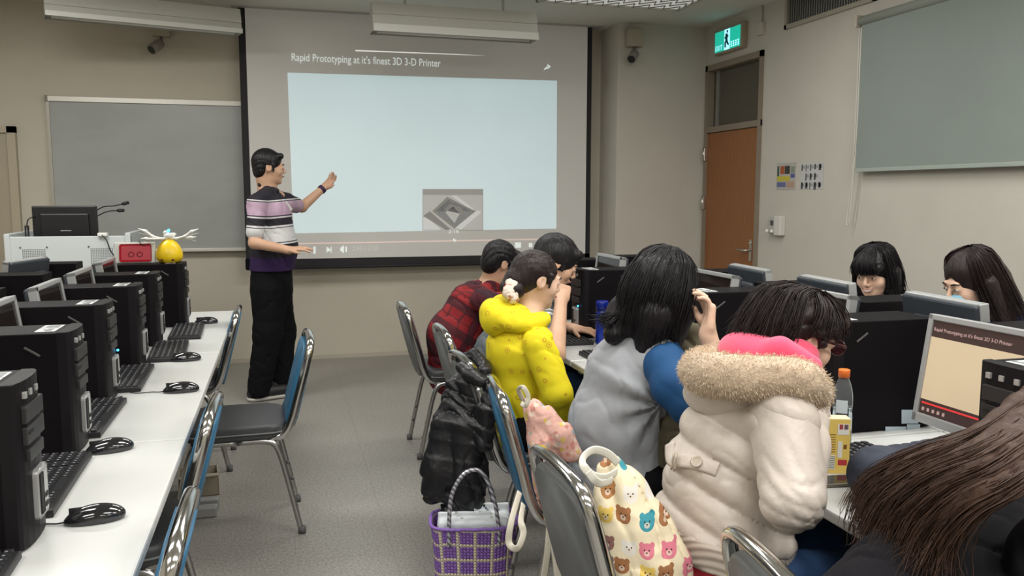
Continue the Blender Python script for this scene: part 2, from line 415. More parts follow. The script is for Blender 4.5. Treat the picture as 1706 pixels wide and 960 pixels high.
# door behind the lectern at the far left: flush painted
dl = bpy.data.objects.new('door_2', None); COL.objects.link(dl); xr = P(33, 300, WY).x; ztop = P(20, 211, WY).z; dl.location = (xr-.5, WY, 0); tag(dl, kind='structure')
mb = MB(); mb.box((.44, -.05, 0), (.5, 0, ztop)); mb.box((-.5, -.05, 0), (-.44, 0, ztop)); mb.box((-.5, -.05, ztop-.05), (.5, 0, ztop)); mb.obj('door_frame', mat('beige_enamel', (.40, .35, .26), .45), dl)
MB().box((-.44, -.03, .005), (.44, -.005, ztop-.05)).obj('door_leaf', mat('beige_enamel_leaf', (.36, .315, .235), .5), dl)

# ---- air vent high on the right wall
vy1 = PXX(1309.7, 49.7, WX).y; vz0 = PXX(1309.7, 49.7, WX).z; vy0 = PXX(1462, 4, WX).y
t_ = thing('air_vent', 'grey louvred ventilation grille high on the right wall', 'vent', (WX, vy0, vz0))
L = vy1-vy0; mb = MB()
for q in (((-.02, 0, 0), (0, L, .03)), ((-.02, 0, .33), (0, L, .36)), ((-.02, 0, 0), (0, .03, .36)), ((-.02, L-.03, 0), (0, L, .36))): mb.box(*q)
mb.obj('vent_frame', mat('vent_frame_paint', (.36, .33, .27), .5), t_)
mb = MB(); n = 34
for i in range(n):
    yy = .03+(L-.06)*(i+.5)/n
    mb.box((-.012, -.0015, .03), (.004, .0015, .33), Matrix.Translation((0, yy, 0)) @ Matrix.Rotation(.5, 4, 'Z'))
mb.obj('louvre', mat('vent_slat', (.30, .30, .27), .5, metal=.2), t_)
MB().box((-.002, .02, .02), (-.0005, L-.02, .34)).obj('vent_backing', mat('vent_dark', (.08, .08, .075), .8), t_)

# ---- roller blind
bt = thing('roller_blind', 'grey-green roller blind pulled down over the window on the right wall', 'blind', (WX-.06, wy1, wz0))
L = wy1-wy0; Hh = wz1-wz0
m_bl = mat('blind_fabric', (.235, .27, .245), .8, bump=.08, bscale=350, var=.03, vscale=2)
MB().box((-.001, -L, .0), (.001, -.035, Hh-.03)).obj('blind_fabric', m_bl, bt)
MB().tube([(0.01, -L, Hh-.01), (.01, 0, Hh-.01)], .032, 16).obj('roller_tube', mat('roller_cover', (.28, .30, .26), .6), bt)
MB().box((-.006, -L, -.012), (.006, -.035, .012), bev=.003).obj('bottom_bar', mat('blind_bar', (.33, .37, .33), .5), bt)
MB().box((-.03, -.012, Hh-.05), (.06, .006, Hh+.03), bev=.004).obj('bracket', mat('bracket_beige', (.5, .44, .36), .5), bt)
pc = smooth_path([(0, -.01, Hh-.05), (0, -.012, Hh*.5), (.005, .0, 0), (.01, .045, -.33), (.01, .02, -.335), (.0, -.01, -.1), (0, -.03, Hh*.3), (0, -.03, Hh-.05)], 10)
MB().tube(pc, .004, 6).obj('pull_cord', mat('white_plastic', (.62, .6, .54), .4), bt)

# ---- exit sign above door
ey0 = PXX(1243, 40, WX).y; ey1 = PXX(1201, 50, WX).y; ezc = PXX(1222, 62, WX-.05).z
es = thing('exit_sign', 'lit green EXIT sign with running figure mounted above the wooden door', 'exit sign', (WX-.05, (ey0+ey1)/2, ezc))
hl = (ey1-ey0)/2; hh = .085
MB().box((-.0, -hl-.03, -hh-.02), (.05, hl+.02, hh+.02), bev=.004).obj('housing', mat('sign_housing', (.34, .28, .2), .5), es)
MB().box((-.004, -hl, -hh), (0, hl, hh)).obj('sign_face', mat('exit_green', (.02, .35, .25), .4, emit=(.01, .42, .30), estr=1.0), es)
m_ew = mat('exit_white', (.6, .9, 1), .4, emit=(.35, .8, 1), estr=1.1)
MB().box((-.006, -.045, -hh), (-.004, .045, hh)).obj('pictogram_panel', m_ew, es)
m_eg = mat('exit_dark', (.0, .1, .1), .4)
mb = MB()
for a, b, r in (((0, .045), (0.0, -.005), .013), ((0, -.005), (.022, -.03), .009), ((.022, -.03), (.018, -.065), .008), ((0, -.005), (-.018, -.035), .009), ((-.018, -.035), (-.034, -.05), .008), ((0, .035), (.028, .012), .007), ((0, .035), (-.024, .02), .007)):
    mb.tube([(-.007, a[0], a[1]), (-.007, b[0], b[1])], r, 8)
mb.ball((-.007, -.006, .065), (.004, .012, .012)); mb.obj('running_figure', m_eg, es)
RY = Matrix(((0, 0, -1, 0), (-1, 0, 0, 0), (0, 1, 0, 0), (0, 0, 0, 1)))   # text plane facing -x
text_obj('lettering', 'EXIT', .06, m_ew, es, Matrix.Translation((-.0045, hl-.01, -hh+.012)) @ RY)
mb = MB()
for i in range(4):
    yy = -.06-i*.038
    mb.box((-.006, yy-.026, -hh+.012), (-.004, yy, -hh+.018)); mb.box((-.006, yy-.026, -hh+.05), (-.004, yy, -hh+.056)); mb.box((-.006, yy-.016, -hh+.012), (-.004, yy-.01, -hh+.056)); mb.box((-.006, yy-.026, -hh+.03), (-.004, yy, -hh+.035))
mb.obj('character_strokes', m_ew, es)
# conduit box beside
jp = PXX(1270, 48, WX); jb = thing('junction_box', 'small beige junction box with conduit on right wall near exit sign', 'junction box', (WX, jp.y, jp.z))
MB().box((-.03, -.04, -.05), (0, .04, .05), bev=.004).obj('box', m_wallr, jb); MB().tube([(-.01, 0, .05), (-.01, 0, CZ-jp.z)], .009, 8).obj('conduit', m_wallr, jb)

# ---- posters
def poster(name, label, px0, py0, px1, py1, style):
    a = PXX(px0, py0, WX); b = PXX(px1, py1, WX); yc = (a.y+b.y)/2; zc = (a.z+b.z)/2; hw_ = abs(a.y-b.y)/2; hz_ = abs(a.z-b.z)/2
    o = thing(name, label, 'poster', (WX-.002, yc, zc))
    MB().box((-.001, -hw_, -hz_), (.001, hw_, hz_)).obj('paper', mat('poster_paper_'+style, (.42, .40, .36) if style == 'colour' else (.50, .50, .49), .6), o)
    rr = random.Random(3)
    def blk(u0, v0, u1, v1, c, nm): MB().box((-.0018, hw_-2*hw_*u1, hz_-2*hz_*v1), (-.001, hw_-2*hw_*u0, hz_-2*hz_*v0)).obj('printed_block', mat(nm, c, .6), o)
    if style == 'colour':
        blk(.04, .12, .14, .5, (.05, .08, .06), 'pr_green'); blk(.2, .12, .42, .42, (.35, .09, .03), 'pr_orange'); blk(.44, .12, .7, .42, (.04, .04, .035), 'pr_black')
        blk(.75, .15, .95, .4, (.22, .25, .2), 'pr_sage'); blk(.04, .5, .7, .68, (.5, .42, .05), 'pr_yellow'); blk(.75, .42, .96, .56, (.08, .09, .25), 'pr_blue')
        blk(.04, .72, .5, .9, (.12, .14, .28), 'pr_blue2'); blk(.55, .7, .95, .92, (.42, .28, .2), 'pr_peach')
    else:
        for i in range(5):
            for j in (0, 1, 2):
                if j == 1 and i not in (1, 2, 3): continue
                u = .04+i*.19; v0 = .06+j*.34; 
                blk(u, v0, u+.03+.09*rr.random(), v0+.2+.08*rr.random(), (.07, .07, .08) if rr.random() < .5 else (.2, .2, .22), 'pr_ink%d' % (i % 2))
                blk(u+.04, v0+.04, u+.15, v0+.16, (.3, .3, .31), 'pr_grey')
poster('poster', 'small colourful notice with yellow band taped to wall beside the door', 1295, 272, 1325, 316, 'colour')
poster('poster', 'small black and white printed notice taped right of the colourful one', 1335, 272, 1371, 315, 'mono')
# ---- switch boxes
sp = PXX(1300, 376, WX)
sw = thing('wall_thermostat', 'white wall control box with dark display below the notices', 'control box', (WX, sp.y, sp.z))
MB().box((-.05, -.07, -.075), (0, .02, .075), bev=.006).obj('housing', mat('switch_white', (.62, .6, .55), .4), sw)
MB().box((-.056, -.0, -.06), (-.01, .07, .07), bev=.008).obj('side_unit', mat('switch_grey', (.42, .41, .38), .4), sw)
MB().box((-.058, .01, .0), (-.055, .05, .04)).obj('display', mat('display_dark', (.06, .065, .06), .2), sw)
for yy in (.03, .095): MB().ball((-.055, yy, -.045), .014).obj('knob', mat('knob_cream', (.8, .77, .68), .3), sw)
MB().box((-.045, .07, -.06), (0, .12, .05), bev=.008).obj('sub_unit', mat('switch_grey', (.42, .41, .38), .4), sw)

# ---- CCTV cameras
def cctv(px, py, Y, label, flip):
    p = P(px, py, Y); o = thing('security_camera', label, 'security camera', (p.x, Y, p.z))
    MB().box((-.07, -.09, .0), (.07, 0, .15), bev=.006).obj('junction_box', mat('cam_box_beige', (.38, .345, .265), .6), o)
    MB().tube([(0, -.045, 0), (0, -.06, -.03), (flip*.03, -.08, -.06)], .014, 8).obj('arm', mat('cam_grey', (.22, .2, .18), .5), o)
    d = Vector((flip*.55, -.6, -.58)).normalized(); c0 = Vector((flip*.0, -.07, -.05))
    MB().tube([c0, c0+d*.02, c0+d*.12], [.03, .04, .042], 16).obj('camera_body', mat('cam_grey', (.22, .2, .18), .5), o)
    MB().tube([c0+d*.119, c0+d*.123], .033, 16).obj('lens', mat('lens_black', (.01, .01, .01), .15), o)
cctv(1053, 80, PY, 'grey security camera with beige box on right front pier', -1)
cctv(270, 63, WY, 'grey security camera mounted above the whiteboard', -1)

# ---- whiteboard
a = P(79, 162, WY-.04); b = P(313, 415, WY-.04); x0 = a.x; x1 = 0.05; z0 = b.z; z1 = a.z
wb = thing('whiteboard', 'wide magnetic whiteboard with aluminium frame on front wall, left of screen', 'whiteboard', ((x0+x1)/2, WY, (z0+z1)/2))
hx = (x1-x0)/2; hz2 = (z1-z0)/2
m_wb = mat('whiteboard_face', (.33, .34, .325), .22, var=.06, vscale=2.2, stretch=(1, 1, 2.5), spec=.5)
MB().box((-hx, -.03, -hz2), (hx, -.005, hz2)).obj('board_panel', m_wb, wb)
m_fr = mat('board_frame', (.62, .60, .54), .35, metal=.3)
MB().box((-hx-.01, -.045, hz2-.03), (hx+.01, 0, hz2+.012), bev=.003).obj('top_rail', m_fr, wb)
for q_ in ((-hx-.015, -hx+.008), (hx-.008, hx+.015)): MB().box((q_[0], -.04, -hz2), (q_[1], 0, hz2)).obj('side_rail', mat('board_frame2', (.4, .38, .33), .4, metal=.3), wb)
MB().box((-hx-.01, -.075, -hz2-.02), (hx+.01, 0, -hz2+.005), bev=.003).obj('pen_tray', m_fr, wb)
MB().box((-hx-.02, -.05, hz2-.032), (-hx+.0, .0, hz2+.016)).obj('corner_cap', mat('corner_grey', (.2, .18, .15), .5), wb)

# ---- projection screen
SY = WY-.17
tl = P(411, 6, SY); tr = P(978.7, 38, SY); bl = P(418, 431, SY); br = P(975, 424, SY)
X0, X1 = (tl.x+bl.x)/2, (tr.x+br.x)/2; Z0, Z1 = (bl.z+br.z)/2, (tl.z+tr.z)/2+.01
ps = thing('projection_screen', 'large pull-down projection screen showing a paused video, hung on front wall', 'projection screen', ((X0+X1)/2, SY, Z0))
cx = (X0+X1)/2; hx = (X1-X0)/2; HZ = Z1-Z0
m_sc = mat('screen_fabric', (.55, .54, .51), .8, emit=(.30, .285, .265), estr=.16, bump=.02, bscale=300)
MB().box((-hx, -.002, 0), (hx, 0, HZ)).obj('screen_fabric', m_sc, ps)
m_bk = mat('screen_border', (.012, .011, .013), .7)
MB().box((-hx-.055, -.0025, -.07), (-hx, .001, HZ)).box((hx, -.0025, -.07), (hx+.045, .001, HZ)).box((-hx-.055, -.0025, -.07), (hx+.045, .001, 0)).tube([(-hx-.055, 0, -.075), (hx+.045, 0, -.075)], .014, 10).obj('black_border', m_bk, ps)
MB().box((-hx-.11, -.07, HZ-.005), (hx+.14, .12, CZ-Z0-.005), bev=.012).obj('screen_housing', mat('housing_grey', (.40, .40, .37), .5), ps)
def SP(px, py): q = P(px, py, SY-.004); return q.x-cx, q.z-Z0
def decal(nm, quad, m_, dep=.0):
    mb = MB(); mb.quad(*[Vector((q[0], -.003-dep, q[1])) for q in quad]); return mb.obj(nm, m_, ps)
m_pic = bpy.data.materials.new('projected_picture'); m_pic.use_nodes = True; g = NG(m_pic)
v, x, y, z = g.coord('Object'); nz = g.node('ShaderNodeTexNoise'); nz.inputs['Scale'].default_value = 1.3; nz.inputs['Detail'].default_value = 3; g.put(nz.inputs['Vector'], v)
e = g.mix(nz.outputs['Fac'], (.20, .285, .30), (.26, .36, .38)); g.base((.55, .57, .56, 1)); g.put(g.b.inputs['Emission Color'], e); g.b.inputs['Emission Strength'].default_value = 1.05; g.b.inputs['Roughness'].default_value = .8
a, b = SP(479, 121), SP(928, 134.5); c_, d = SP(927, 381), SP(489, 389)
decal('projected_picture', [a, b, c_, d], m_pic)
m_lt = mat('projected_text', (.6, .62, .6), .8, emit=(.5, .55, .52), estr=.75)
def stext(s, px0, py, size, m_=None, px1=None):
    x_, z_ = SP(px0, py); o = text_obj('projected_lettering', s, size, m_ or m_lt, ps, Matrix.Rotation(math.pi/2, 4, 'X'))
    if px1:
        xs = [v.co.x for v in o.data.vertices]; k = (SP(px1, py)[0]-x_)/(max(xs)-min(xs))
        for v in o.data.vertices: v.co.x *= k
    for v in o.data.vertices: v.co += Vector((x_, -.0045, z_))
    return o
stext("Rapid Prototyping at it's finest 3D 3-D Printer", 485, 101, .088, px1=733)
# player bar
m_dim = mat('projected_dim', (.5, .5, .47), .8, emit=(.34, .35, .32), estr=.6)
stext('2:46 / 2:50', 587, 418, .062, m_dim, px1=630)
stext('2:16', 747, 388.5, .045, m_lt, px1=764)
m_rd = mat('projected_progress', (.6, .52, .48), .8, emit=(.42, .31, .27), estr=.6)
decal('progress_bar', [SP(497, 405), SP(900, 397.5), SP(900, 400), SP(497, 407.5)], m_rd, .0005)
decal('pause_icon', [SP(522, 411), SP(526, 411), SP(526, 423), SP(522, 423)], m_lt, .0005)
decal('skip_icon', [SP(544, 411), SP(551, 416), SP(551, 417), SP(544, 421)], m_lt, .0005); decal('skip_icon', [SP(551, 411), SP(552.5, 411), SP(552.5, 421), SP(551, 421)], m_lt, .0005)
decal('volume_icon', [SP(567, 413), SP(573, 409), SP(573, 422), SP(567, 418)], m_lt, .0005); decal('volume_icon', [SP(575.5, 411), SP(578, 411), SP(578, 420), SP(575.5, 420)], m_lt, .0005)
decal('caption_icon', [SP(858, 404), SP(868, 404), SP(868, 413), SP(858, 413)], m_lt, .0005); decal('settings_icon', [SP(881, 405), SP(887, 405), SP(887, 412), SP(881, 412)], m_lt, .0005)
decal('pointer_icon', [SP(755, 397), SP(760, 400), SP(759, 403), SP(755, 402)], m_lt, .0006)
mb = MB()
for q in ([SP(912, 106), SP(918, 111), SP(912, 116), SP(912, 112)], [SP(912, 109), SP(912, 113), SP(908, 113), SP(906, 117)]): mb.quad(*[Vector((t[0], -.0035, t[1])) for t in q])
mb.obj('share_icon', m_lt, ps)
# thumbnail preview
m_t0 = mat('thumb_dark', (.4, .39, .37), .8, emit=(.17, .17, .16), estr=.25); m_t1 = mat('thumb_mid', (.5, .5, .48), .8, emit=(.3, .3, .29), estr=.35); m_t2 = mat('thumb_light', (.55, .55, .53), .8, emit=(.4, .41, .4), estr=.5); m_t3 = mat('thumb_shadow', (.33, .32, .3), .8, emit=(.1, .1, .1), estr=.15)
decal('preview_thumbnail', [SP(704, 315), SP(805, 315), SP(805, 384), SP(704, 384)], m_t0, .001)
decal('preview_image', [SP(705, 325), SP(804, 325), SP(804, 383), SP(705, 383)], m_t1, .0015)
for q, m_ in ((((720, 352), (745, 328), (792, 352), (757, 381)), m_t3), (((726, 352), (747, 333), (786, 352), (757, 375)), m_t2), (((705, 360), (716, 352), (752, 383), (742, 383)), m_t3), (((705, 362), (712, 362), (735, 383), (705, 383)), m_t2), (((752, 326), (760, 326), (790, 349), (786, 352)), m_t2), (((756, 378), (797, 350), (802, 354), (768, 383)), m_t2)):
    decal('preview_shape', [SP(*t) for t in q], m_, .002)
for q, m_ in ((((740, 350), (748, 340), (768, 345), (775, 358)), m_t3), (((742, 354), (755, 344), (766, 356), (757, 372)), m_t1)): decal('preview_shape', [SP(*t) for t in q], m_, .0025)
# stray projector light beside the picture, painted on as a glowing strip
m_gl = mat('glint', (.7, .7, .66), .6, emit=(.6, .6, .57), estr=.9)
decal('painted_light_streak', [SP(592, 83.2), SP(760, 90), SP(812, 93), SP(592, 85.2)], m_gl, .0005)

# ---- blackboard lamps hanging under the ceiling
def blackboard_light(a, b, z, h1, h2, label, streak=None):
    A = PZ(a[0], a[1], z); B = PZ(b[0], b[1], z); ctr = (A+B)/2; d = (B-A); Lh = d.length/2; rot = math.atan2(d.y, d.x)
    o = thing('blackboard_light', label, 'ceiling light', ctr, rot, 'blackboard lights')
    mp_ = mat('lamp_hood', (.52, .52, .47), .5); 
    prof = [(0, 0), (.03, h1), (.02, h1+.004), (.05, h1+h2), (.16, h1+h2), (.19, .02), (.185, 0.0)]
    mb = MB(); prof2 = [(-p[0], p[1]) for p in prof]
    pts0 = [mb.bm.verts.new((-Lh, p[0], p[1])) for p in prof]; pts1 = [mb.bm.verts.new((Lh, p[0], p[1])) for p in prof]
    for i in range(len(prof)-1): mb.bm.faces.new((pts0[i], pts0[i+1], pts1[i+1], pts1[i]))
    mb.bm.faces.new(pts0); mb.bm.faces.new(pts1[::-1]); mb.obj('hood', mp_, o)
    MB().box((-Lh, -.012, -.004), (Lh, .002, h1*.42), bev=.002).obj('lower_lip', mat('lamp_lip', (.60, .60, .55), .4), o)
    MB().tube([(-Lh+.04, .1, .01), (Lh-.04, .1, .01)], .013, 10).obj('tube_lamp', mat('tube_off', (.7, .7, .68), .3), o)
    for sx_ in (-.6, .6):
        MB().tube([(Lh*sx_, .1, h1+h2-.002), (Lh*sx_, .1, CZ-z)], .01, 8).obj('hanger', mp_, o)
    return o
bl1 = blackboard_light((75, 24), (404, 55), 2.66, .075, .11, 'white hanging blackboard lamp at left, above whiteboard')
bl2 = blackboard_light((622, 50), (897, 66), 2.62, .12, .09, 'white hanging blackboard lamp in front of the projection screen')
# ---- recessed louvre light at the top edge of the view
A = PZ(893, 3, CZ-.015); B = PZ(1140, 14, CZ-.015)
lt = thing('recessed_ceiling_light', 'recessed ceiling light with zigzag louvre at top of view', 'ceiling light', (A.x, A.y, CZ-.015))
Lx = B.x-A.x; Wd = .6
mb = MB()
for q in (((0, -Wd, -.004), (Lx, -Wd+.02, .014)), ((0, -.02, -.004), (Lx, 0, .014)), ((0, -Wd, -.004), (.02, 0, .014)), ((Lx-.02, -Wd, -.004), (Lx, 0, .014))): mb.box(*q)
mb.obj('light_frame', mat('lamp_frame', (.45, .43, .38), .5), lt)
MB().box((.01, -Wd+.01, .008), (Lx-.01, -.01, .014)).obj('diffuser', mat('lamp_diffuser', (.75, .76, .72), .4, emit=(.9, .9, .85), estr=.32), lt)
mb = MB(); n = 9
for i in range(n):
    xx = .02+(Lx-.04)*i/n; dx = (Lx-.04)/n
    for j in range(5):
        yy = -.02-j*(Wd-.04)/5; dyy = (Wd-.04)/5
        mb.tube([(xx, yy, .002), (xx+dx*.75, yy-dyy, .002)], .004, 4); mb.tube([(xx+dx*.75, yy-dyy, .002), (xx+dx, yy, .002)], .004, 4)
mb.obj('louvre', mat('louvre_grey', (.2, .2, .17), .5, metal=.3), lt)
# ================================================================ DESKS
DZ = 0.74
m_top = mat('desk_laminate', (.58, .585, .565), .28, bump=.02, bscale=40, spec=.5, var=.02, vscale=4)
m_edge = mat('desk_edge', (.45, .45, .43), .4)
m_leg = mat('desk_leg_grey', (.30, .30, .29), .5, metal=.3)
m_mod = mat('desk_modesty', (.22, .22, .215), .6)
def desk(x0, x1, y0, y1, label, group):
    o = thing('computer_desk', label, 'desk', ((x0+x1)/2, (y0+y1)/2, 0), 0, group)
    hx = (x1-x0)/2; hy = (y1-y0)/2
    MB().box((-hx, -hy+.001, DZ-.028), (hx, hy-.001, DZ), bev=.006).obj('desktop', m_top, o)
    s = 1 if x0 > 0 else -1   # aisle side is -s
    for yy in (-hy+.05, hy-.05):
        mb = MB(); mb.box((-hx+.06, yy-.02, DZ-.07), (hx-.04, yy+.02, DZ-.028)); mb.box((s*.05-.025, yy-.02, .05), (s*.05+.025, yy+.02, DZ-.05)); mb.box((-hx+.08, yy-.025, 0), (hx-.03, yy+.025, .05), bev=.008)
        mb.obj('leg', m_leg, o)
    xm = s*(hx-.12); MB().box((xm-.008, -hy+.07, .3), (xm+.008, hy-.07, DZ-.03)).obj('modesty_panel', m_mod, o)
    return o
for (x0, x1, nm) in ((1.175, 1.90, 'aisle side of the right island'), (1.905, 2.62, 'wall side of the right island')):
    ys = (0.75, 2.05, 3.35, 4.65)
    wh = ('nearest', 'second', 'farthest')
    for i in range(3): desk(x0, x1, ys[i]+.002, ys[i+1]-.002, '%s white-topped computer desk on the %s' % (wh[i], nm), 'white computer desks')
for (x0, x1, nm) in ((-.99, -.285, 'aisle side of the left island'), (-1.70, -.995, 'outer side of the left island')):
    ys = (1.15, 2.55, 3.95, 5.35)
    for i in range(3): desk(x0, x1, ys[i]+.002, ys[i+1]-.002, '%s white-topped computer desk on the %s' % (('nearest', 'second', 'farthest')[i], nm), 'white computer desks')

# ================================================================ COMPUTERS
m_case = mat('case_black_metal', (.006, .005, .006), .5, bump=.05, bscale=500, spec=.10)
m_bez = mat('case_black_plastic', (.010, .009, .010), .45, spec=.15)
m_slot = mat('case_slot', (.005, .005, .005), .6)
m_slv = mat('silver_plastic', (.46, .46, .45), .35, metal=.5)
m_lab = mat('paper_label', (.55, .57, .55), .6)
m_ink = mat('label_ink', (.08, .09, .1), .6)
m_cdark = mat('case_front_grey', (.022, .021, .021), .45)
CW, CH, CD = .168, .34, .36
def make_case(label):
    """front faces local -y ; origin at base centre of the front"""
    o = thing('desktop_computer', label, 'computer tower', (0, 0, DZ), 0, 'desktop computer towers')
    hw = CW/2
    MB().box((-hw, .035, .004), (hw, CD, CH-.002), bev=.003).obj('case_body', m_case, o)
    mb = MB(); n = 8; pts = [(-hw-.001, .04)]
    for i in range(n+1):
        a = math.pi*i/n; pts.append((-math.cos(a)*(hw+.001)*(1 if i in (0, n) else 1), .016-.016*math.sin(a)))
    pts.append((hw+.001, .04)); mb.prism(pts, .004, CH, bev=.003); fb = mb.obj('front_bezel', m_bez, o)
    mb = MB(); mb.box((-.062, -.004, CH-.085), (.062, .006, CH-.05), bev=.002); mb.box((-.062, -.004, CH-.128), (.062, .006, CH-.092), bev=.002); mb.box((-.05, -.004, CH-.165), (.05, .006, CH-.14), bev=.002); mb.obj('drive_bay', m_cdark, o)
    mb = MB(); mb.box((-.052, -.0055, CH-.108), (-.02, -.003, CH-.104)); mb.box((-.06, -.0048, CH-.0885), (.06, -.003, CH-.087)); mb.obj('drive_slot', m_slot, o)
    for xx in (-.055, -.02, .02): MB().box((xx, -.0035, CH-.035), (xx+.013, .004, CH-.022), bev=.001).obj('badge', m_slv, o)
    mb = MB(); mb.box((-.03, -.01, .045), (.045, .004, .15), bev=.012, seg=4); pn = mb.obj('port_panel', m_slv, o)
    mb = MB(); mb.box((-.022, -.0115, .055), (.002, -.009, .14), bev=.003); mb.box((.012, -.0115, .06), (.03, -.009, .07)); mb.box((.012, -.0115, .08), (.03, -.009, .09)); mb.obj('port_inset', m_slot, pn)
    MB().lathe([(.009, 0), (.009, .006)], 14, Matrix.Translation((0, -.002, CH-.20)) @ Matrix.Rotation(math.pi/2, 4, 'X')).obj('power_button', m_slv, o)
    for sx_ in (-1, 1):   # side panel latch
        MB().box((sx_*hw-.002, -.022, -.003), (sx_*hw+.002, .022, .003), Matrix.Translation((0, .1, CH-.05)) @ Matrix.Rotation(.6, 4, 'X'), bev=.001).obj('panel_latch', mat('latch_grey', (.12, .115, .11), .4, metal=.5), o)
    mb = MB(); mb.box((-.055, .05, CH-.0015), (.0, .1, CH-.0006)); mb.box((.006, .05, CH-.0015), (.06, .1, CH-.0006)); lb = mb.obj('paper_label', m_lab, o)
    mb = MB()
    for i in range(4): mb.box((.012+i*.011, .056, CH-.0006), (.018+i*.011, .094-.006*(i % 2), CH-.0003)); mb.box((-.05+i*.012, .06, CH-.0006), (-.043+i*.012, .075+.006*(i % 3), CH-.0003))
    tag(mb.obj('label_print', m_ink, lb), kind='stuff')
    mb = MB()
    for xx in (-hw+.03, hw-.03):
        for yy in (.06, CD-.04): mb.lathe([(.012, -.0), (.014, .006)], 10, Matrix.Translation((xx, yy, 0)))
    mb.obj('foot', m_slot, o)
    return o
m_bzs = mat('monitor_silver', (.42, .43, .43), .35, metal=.4)
m_bkp = mat('monitor_back', (.03, .036, .045), .5, bump=.04, bscale=250)
m_scr = mat('screen_off', (.018, .013, .012), .12, spec=.5)
MW, MH = .355, .30
def make_monitor(label, playing=False):
    """screen faces local -y ; origin on the desk"""
    o = thing('monitor', label, 'monitor', (0, 0, DZ), 0, 'silver framed monitors')
    T = Matrix.Translation((0, 0, .085)) @ Matrix.Rotation(-.14, 4, 'X')
    mb = MB(); b = .017
    mb.box((-MW/2, -.012, 0), (MW/2, .02, b*1.5), T, bev=.003); mb.box((-MW/2, -.012, MH-b), (MW/2, .02, MH), T, bev=.003)
    mb.box((-MW/2, -.012, 0), (-MW/2+b, .02, MH), T, bev=.003); mb.box((MW/2-b, -.012, 0), (MW/2, .02, MH), T, bev=.003); mb.obj('bezel', m_bzs, o)
    MB().box((-MW/2+.002, .018, .004), (MW/2-.002, .035, MH-.004), T, bev=.008).box((-MW/2+.07, .03, .05), (MW/2-.07, .062, MH-.06), T, bev=.014).obj('back_shell', m_bkp, o)
    sw_ = MW/2-b; sh = MH-b*2.5
    if not playing: MB().box((-sw_, -.006, b*1.5), (sw_, .005, MH-b), T).obj('display', m_scr, o)
    else:
        m_v = mat('video_beige', (.3, .25, .18), .4, emit=(.58, .44, .27), estr=.72); m_vd = mat('video_dark', (.03, .02, .02), .3, emit=(.05, .025, .02), estr=.6); m_rd2 = mat('video_red', (.3, .02, .02), .3, emit=(.65, .04, .04), estr=.9); m_vt = mat('video_text', (.3, .2, .2), .3, emit=(.3, .2, .17), estr=.8)
        MB().box((-sw_, -.006, b*1.5), (sw_, .005, MH-b), T).obj('display', m_vd, o)
        z0, z1 = b*1.5+.040, MH-b-.045
        MB().box((-sw_, -.0068, z0), (sw_, -.006, z1), T).obj('video_picture', m_v, o)
        MB().box((-sw_+.006, -.0075, z0-.012), (sw_-.09, -.0065, z0-.0075), T).obj('progress_bar', m_rd2, o)
        mb = MB()
        for i in range(5): mb.box((-sw_+.01+i*.018, -.0075, z0-.031), (-sw_+.018+i*.018, -.0065, z0-.022), T)
        mb.obj('player_icon', m_vt, o)
        mb = MB(); x_ = .075; mb.box((x_, -.0075, z0-.003), (x_+.06, -.0069, z0+.05), T); mb.obj('preview_thumbnail', mat('video_thumb', (.2, .17, .13), .4, emit=(.3, .25, .18), estr=.6), o)
        mb = MB(); mb.box((x_, -.0079, z0+.043), (x_+.06, -.0074, z0+.05), T)
        mb.quad(T @ Vector((x_+.004, -.0079, z0+.03)), T @ Vector((x_+.012, -.0079, z0+.036)), T @ Vector((x_+.04, -.0079, z0+.002)), T @ Vector((x_+.03, -.0079, z0+.0))); mb.quad(T @ Vector((x_+.02, -.0079, z0+.012)), T @ Vector((x_+.024, -.0079, z0+.018)), T @ Vector((x_+.052, -.0079, z0+.036)), T @ Vector((x_+.056, -.0079, z0+.03))); mb.obj('preview_shape', m_vd, o)
        text_obj('video_title', "Rapid Prototyping at it's finest 3D 3-D Printer", .0135, m_vt, o, T @ Matrix.Translation((-sw_+.005, -.0068, MH-b-.028)) @ Matrix.Rotation(math.pi/2, 4, 'X'))
    MB().tube([(0, .05, .01), (0, .055, .06), (0, .05, .16)], [.035, .03, .03], 12, sx=1.3).obj('stand_neck', m_bzs, o)
    mb = MB(); mb.lathe([(.105, 0), (.105, .006), (.09, .012), (.03, .018)], 28, Matrix.Translation((0, .05, 0))); mb.obj('stand_base', m_bzs, o)
    MB().tube([(MW/2-.02, -.013, b*.7), (MW/2-.03, -.013, b*.7)], .004, 8, M=T).obj('power_button', m_bkp, o)
    return o
m_kb = mat('keyboard_black', (.018, .018, .019), .45); m_key = mat('key_black', (.024, .024, .026), .4); m_keyp = mat('key_print', (.25, .25, .26), .5)
def make_keyboard(label):
    """long axis x, front edge -y"""
    o = thing('keyboard', label, 'keyboard', (0, 0, DZ), 0, 'black keyboards')
    MB().prism([(-.22, -.075), (.22, -.075), (.22, .075), (-.22, .075)], 0, .018, bev=.004).obj('keyboard_base', m_kb, o)
    mb = MB(); mp_ = MB(); R_ = random.Random(5)
    for r_ in range(6):
        yy = .058-r_*.0225
        xx = -.212
        while xx < .205:
            if -.212+.30 < xx < -.212+.312 or (.135 < xx < .141): xx += .008
            wd_ = .0165 if not (r_ == 5 and -.11 < xx < -.0) else .1
            mb.box((xx, yy-.008, .016), (xx+wd_, yy+.008, .0225), bev=.0)
            if wd_ < .05: mp_.box((xx+.003, yy, .0225), (xx+.008, yy+.005, .0228))
            xx += wd_+.0025
    k = mb.obj('keys', m_key, o); tag(mp_.obj('key_print', m_keyp, k), kind='stuff'); return o
m_mouse = mat('mouse_gloss', (.012, .012, .014), .1, spec=.6, coat=.6)
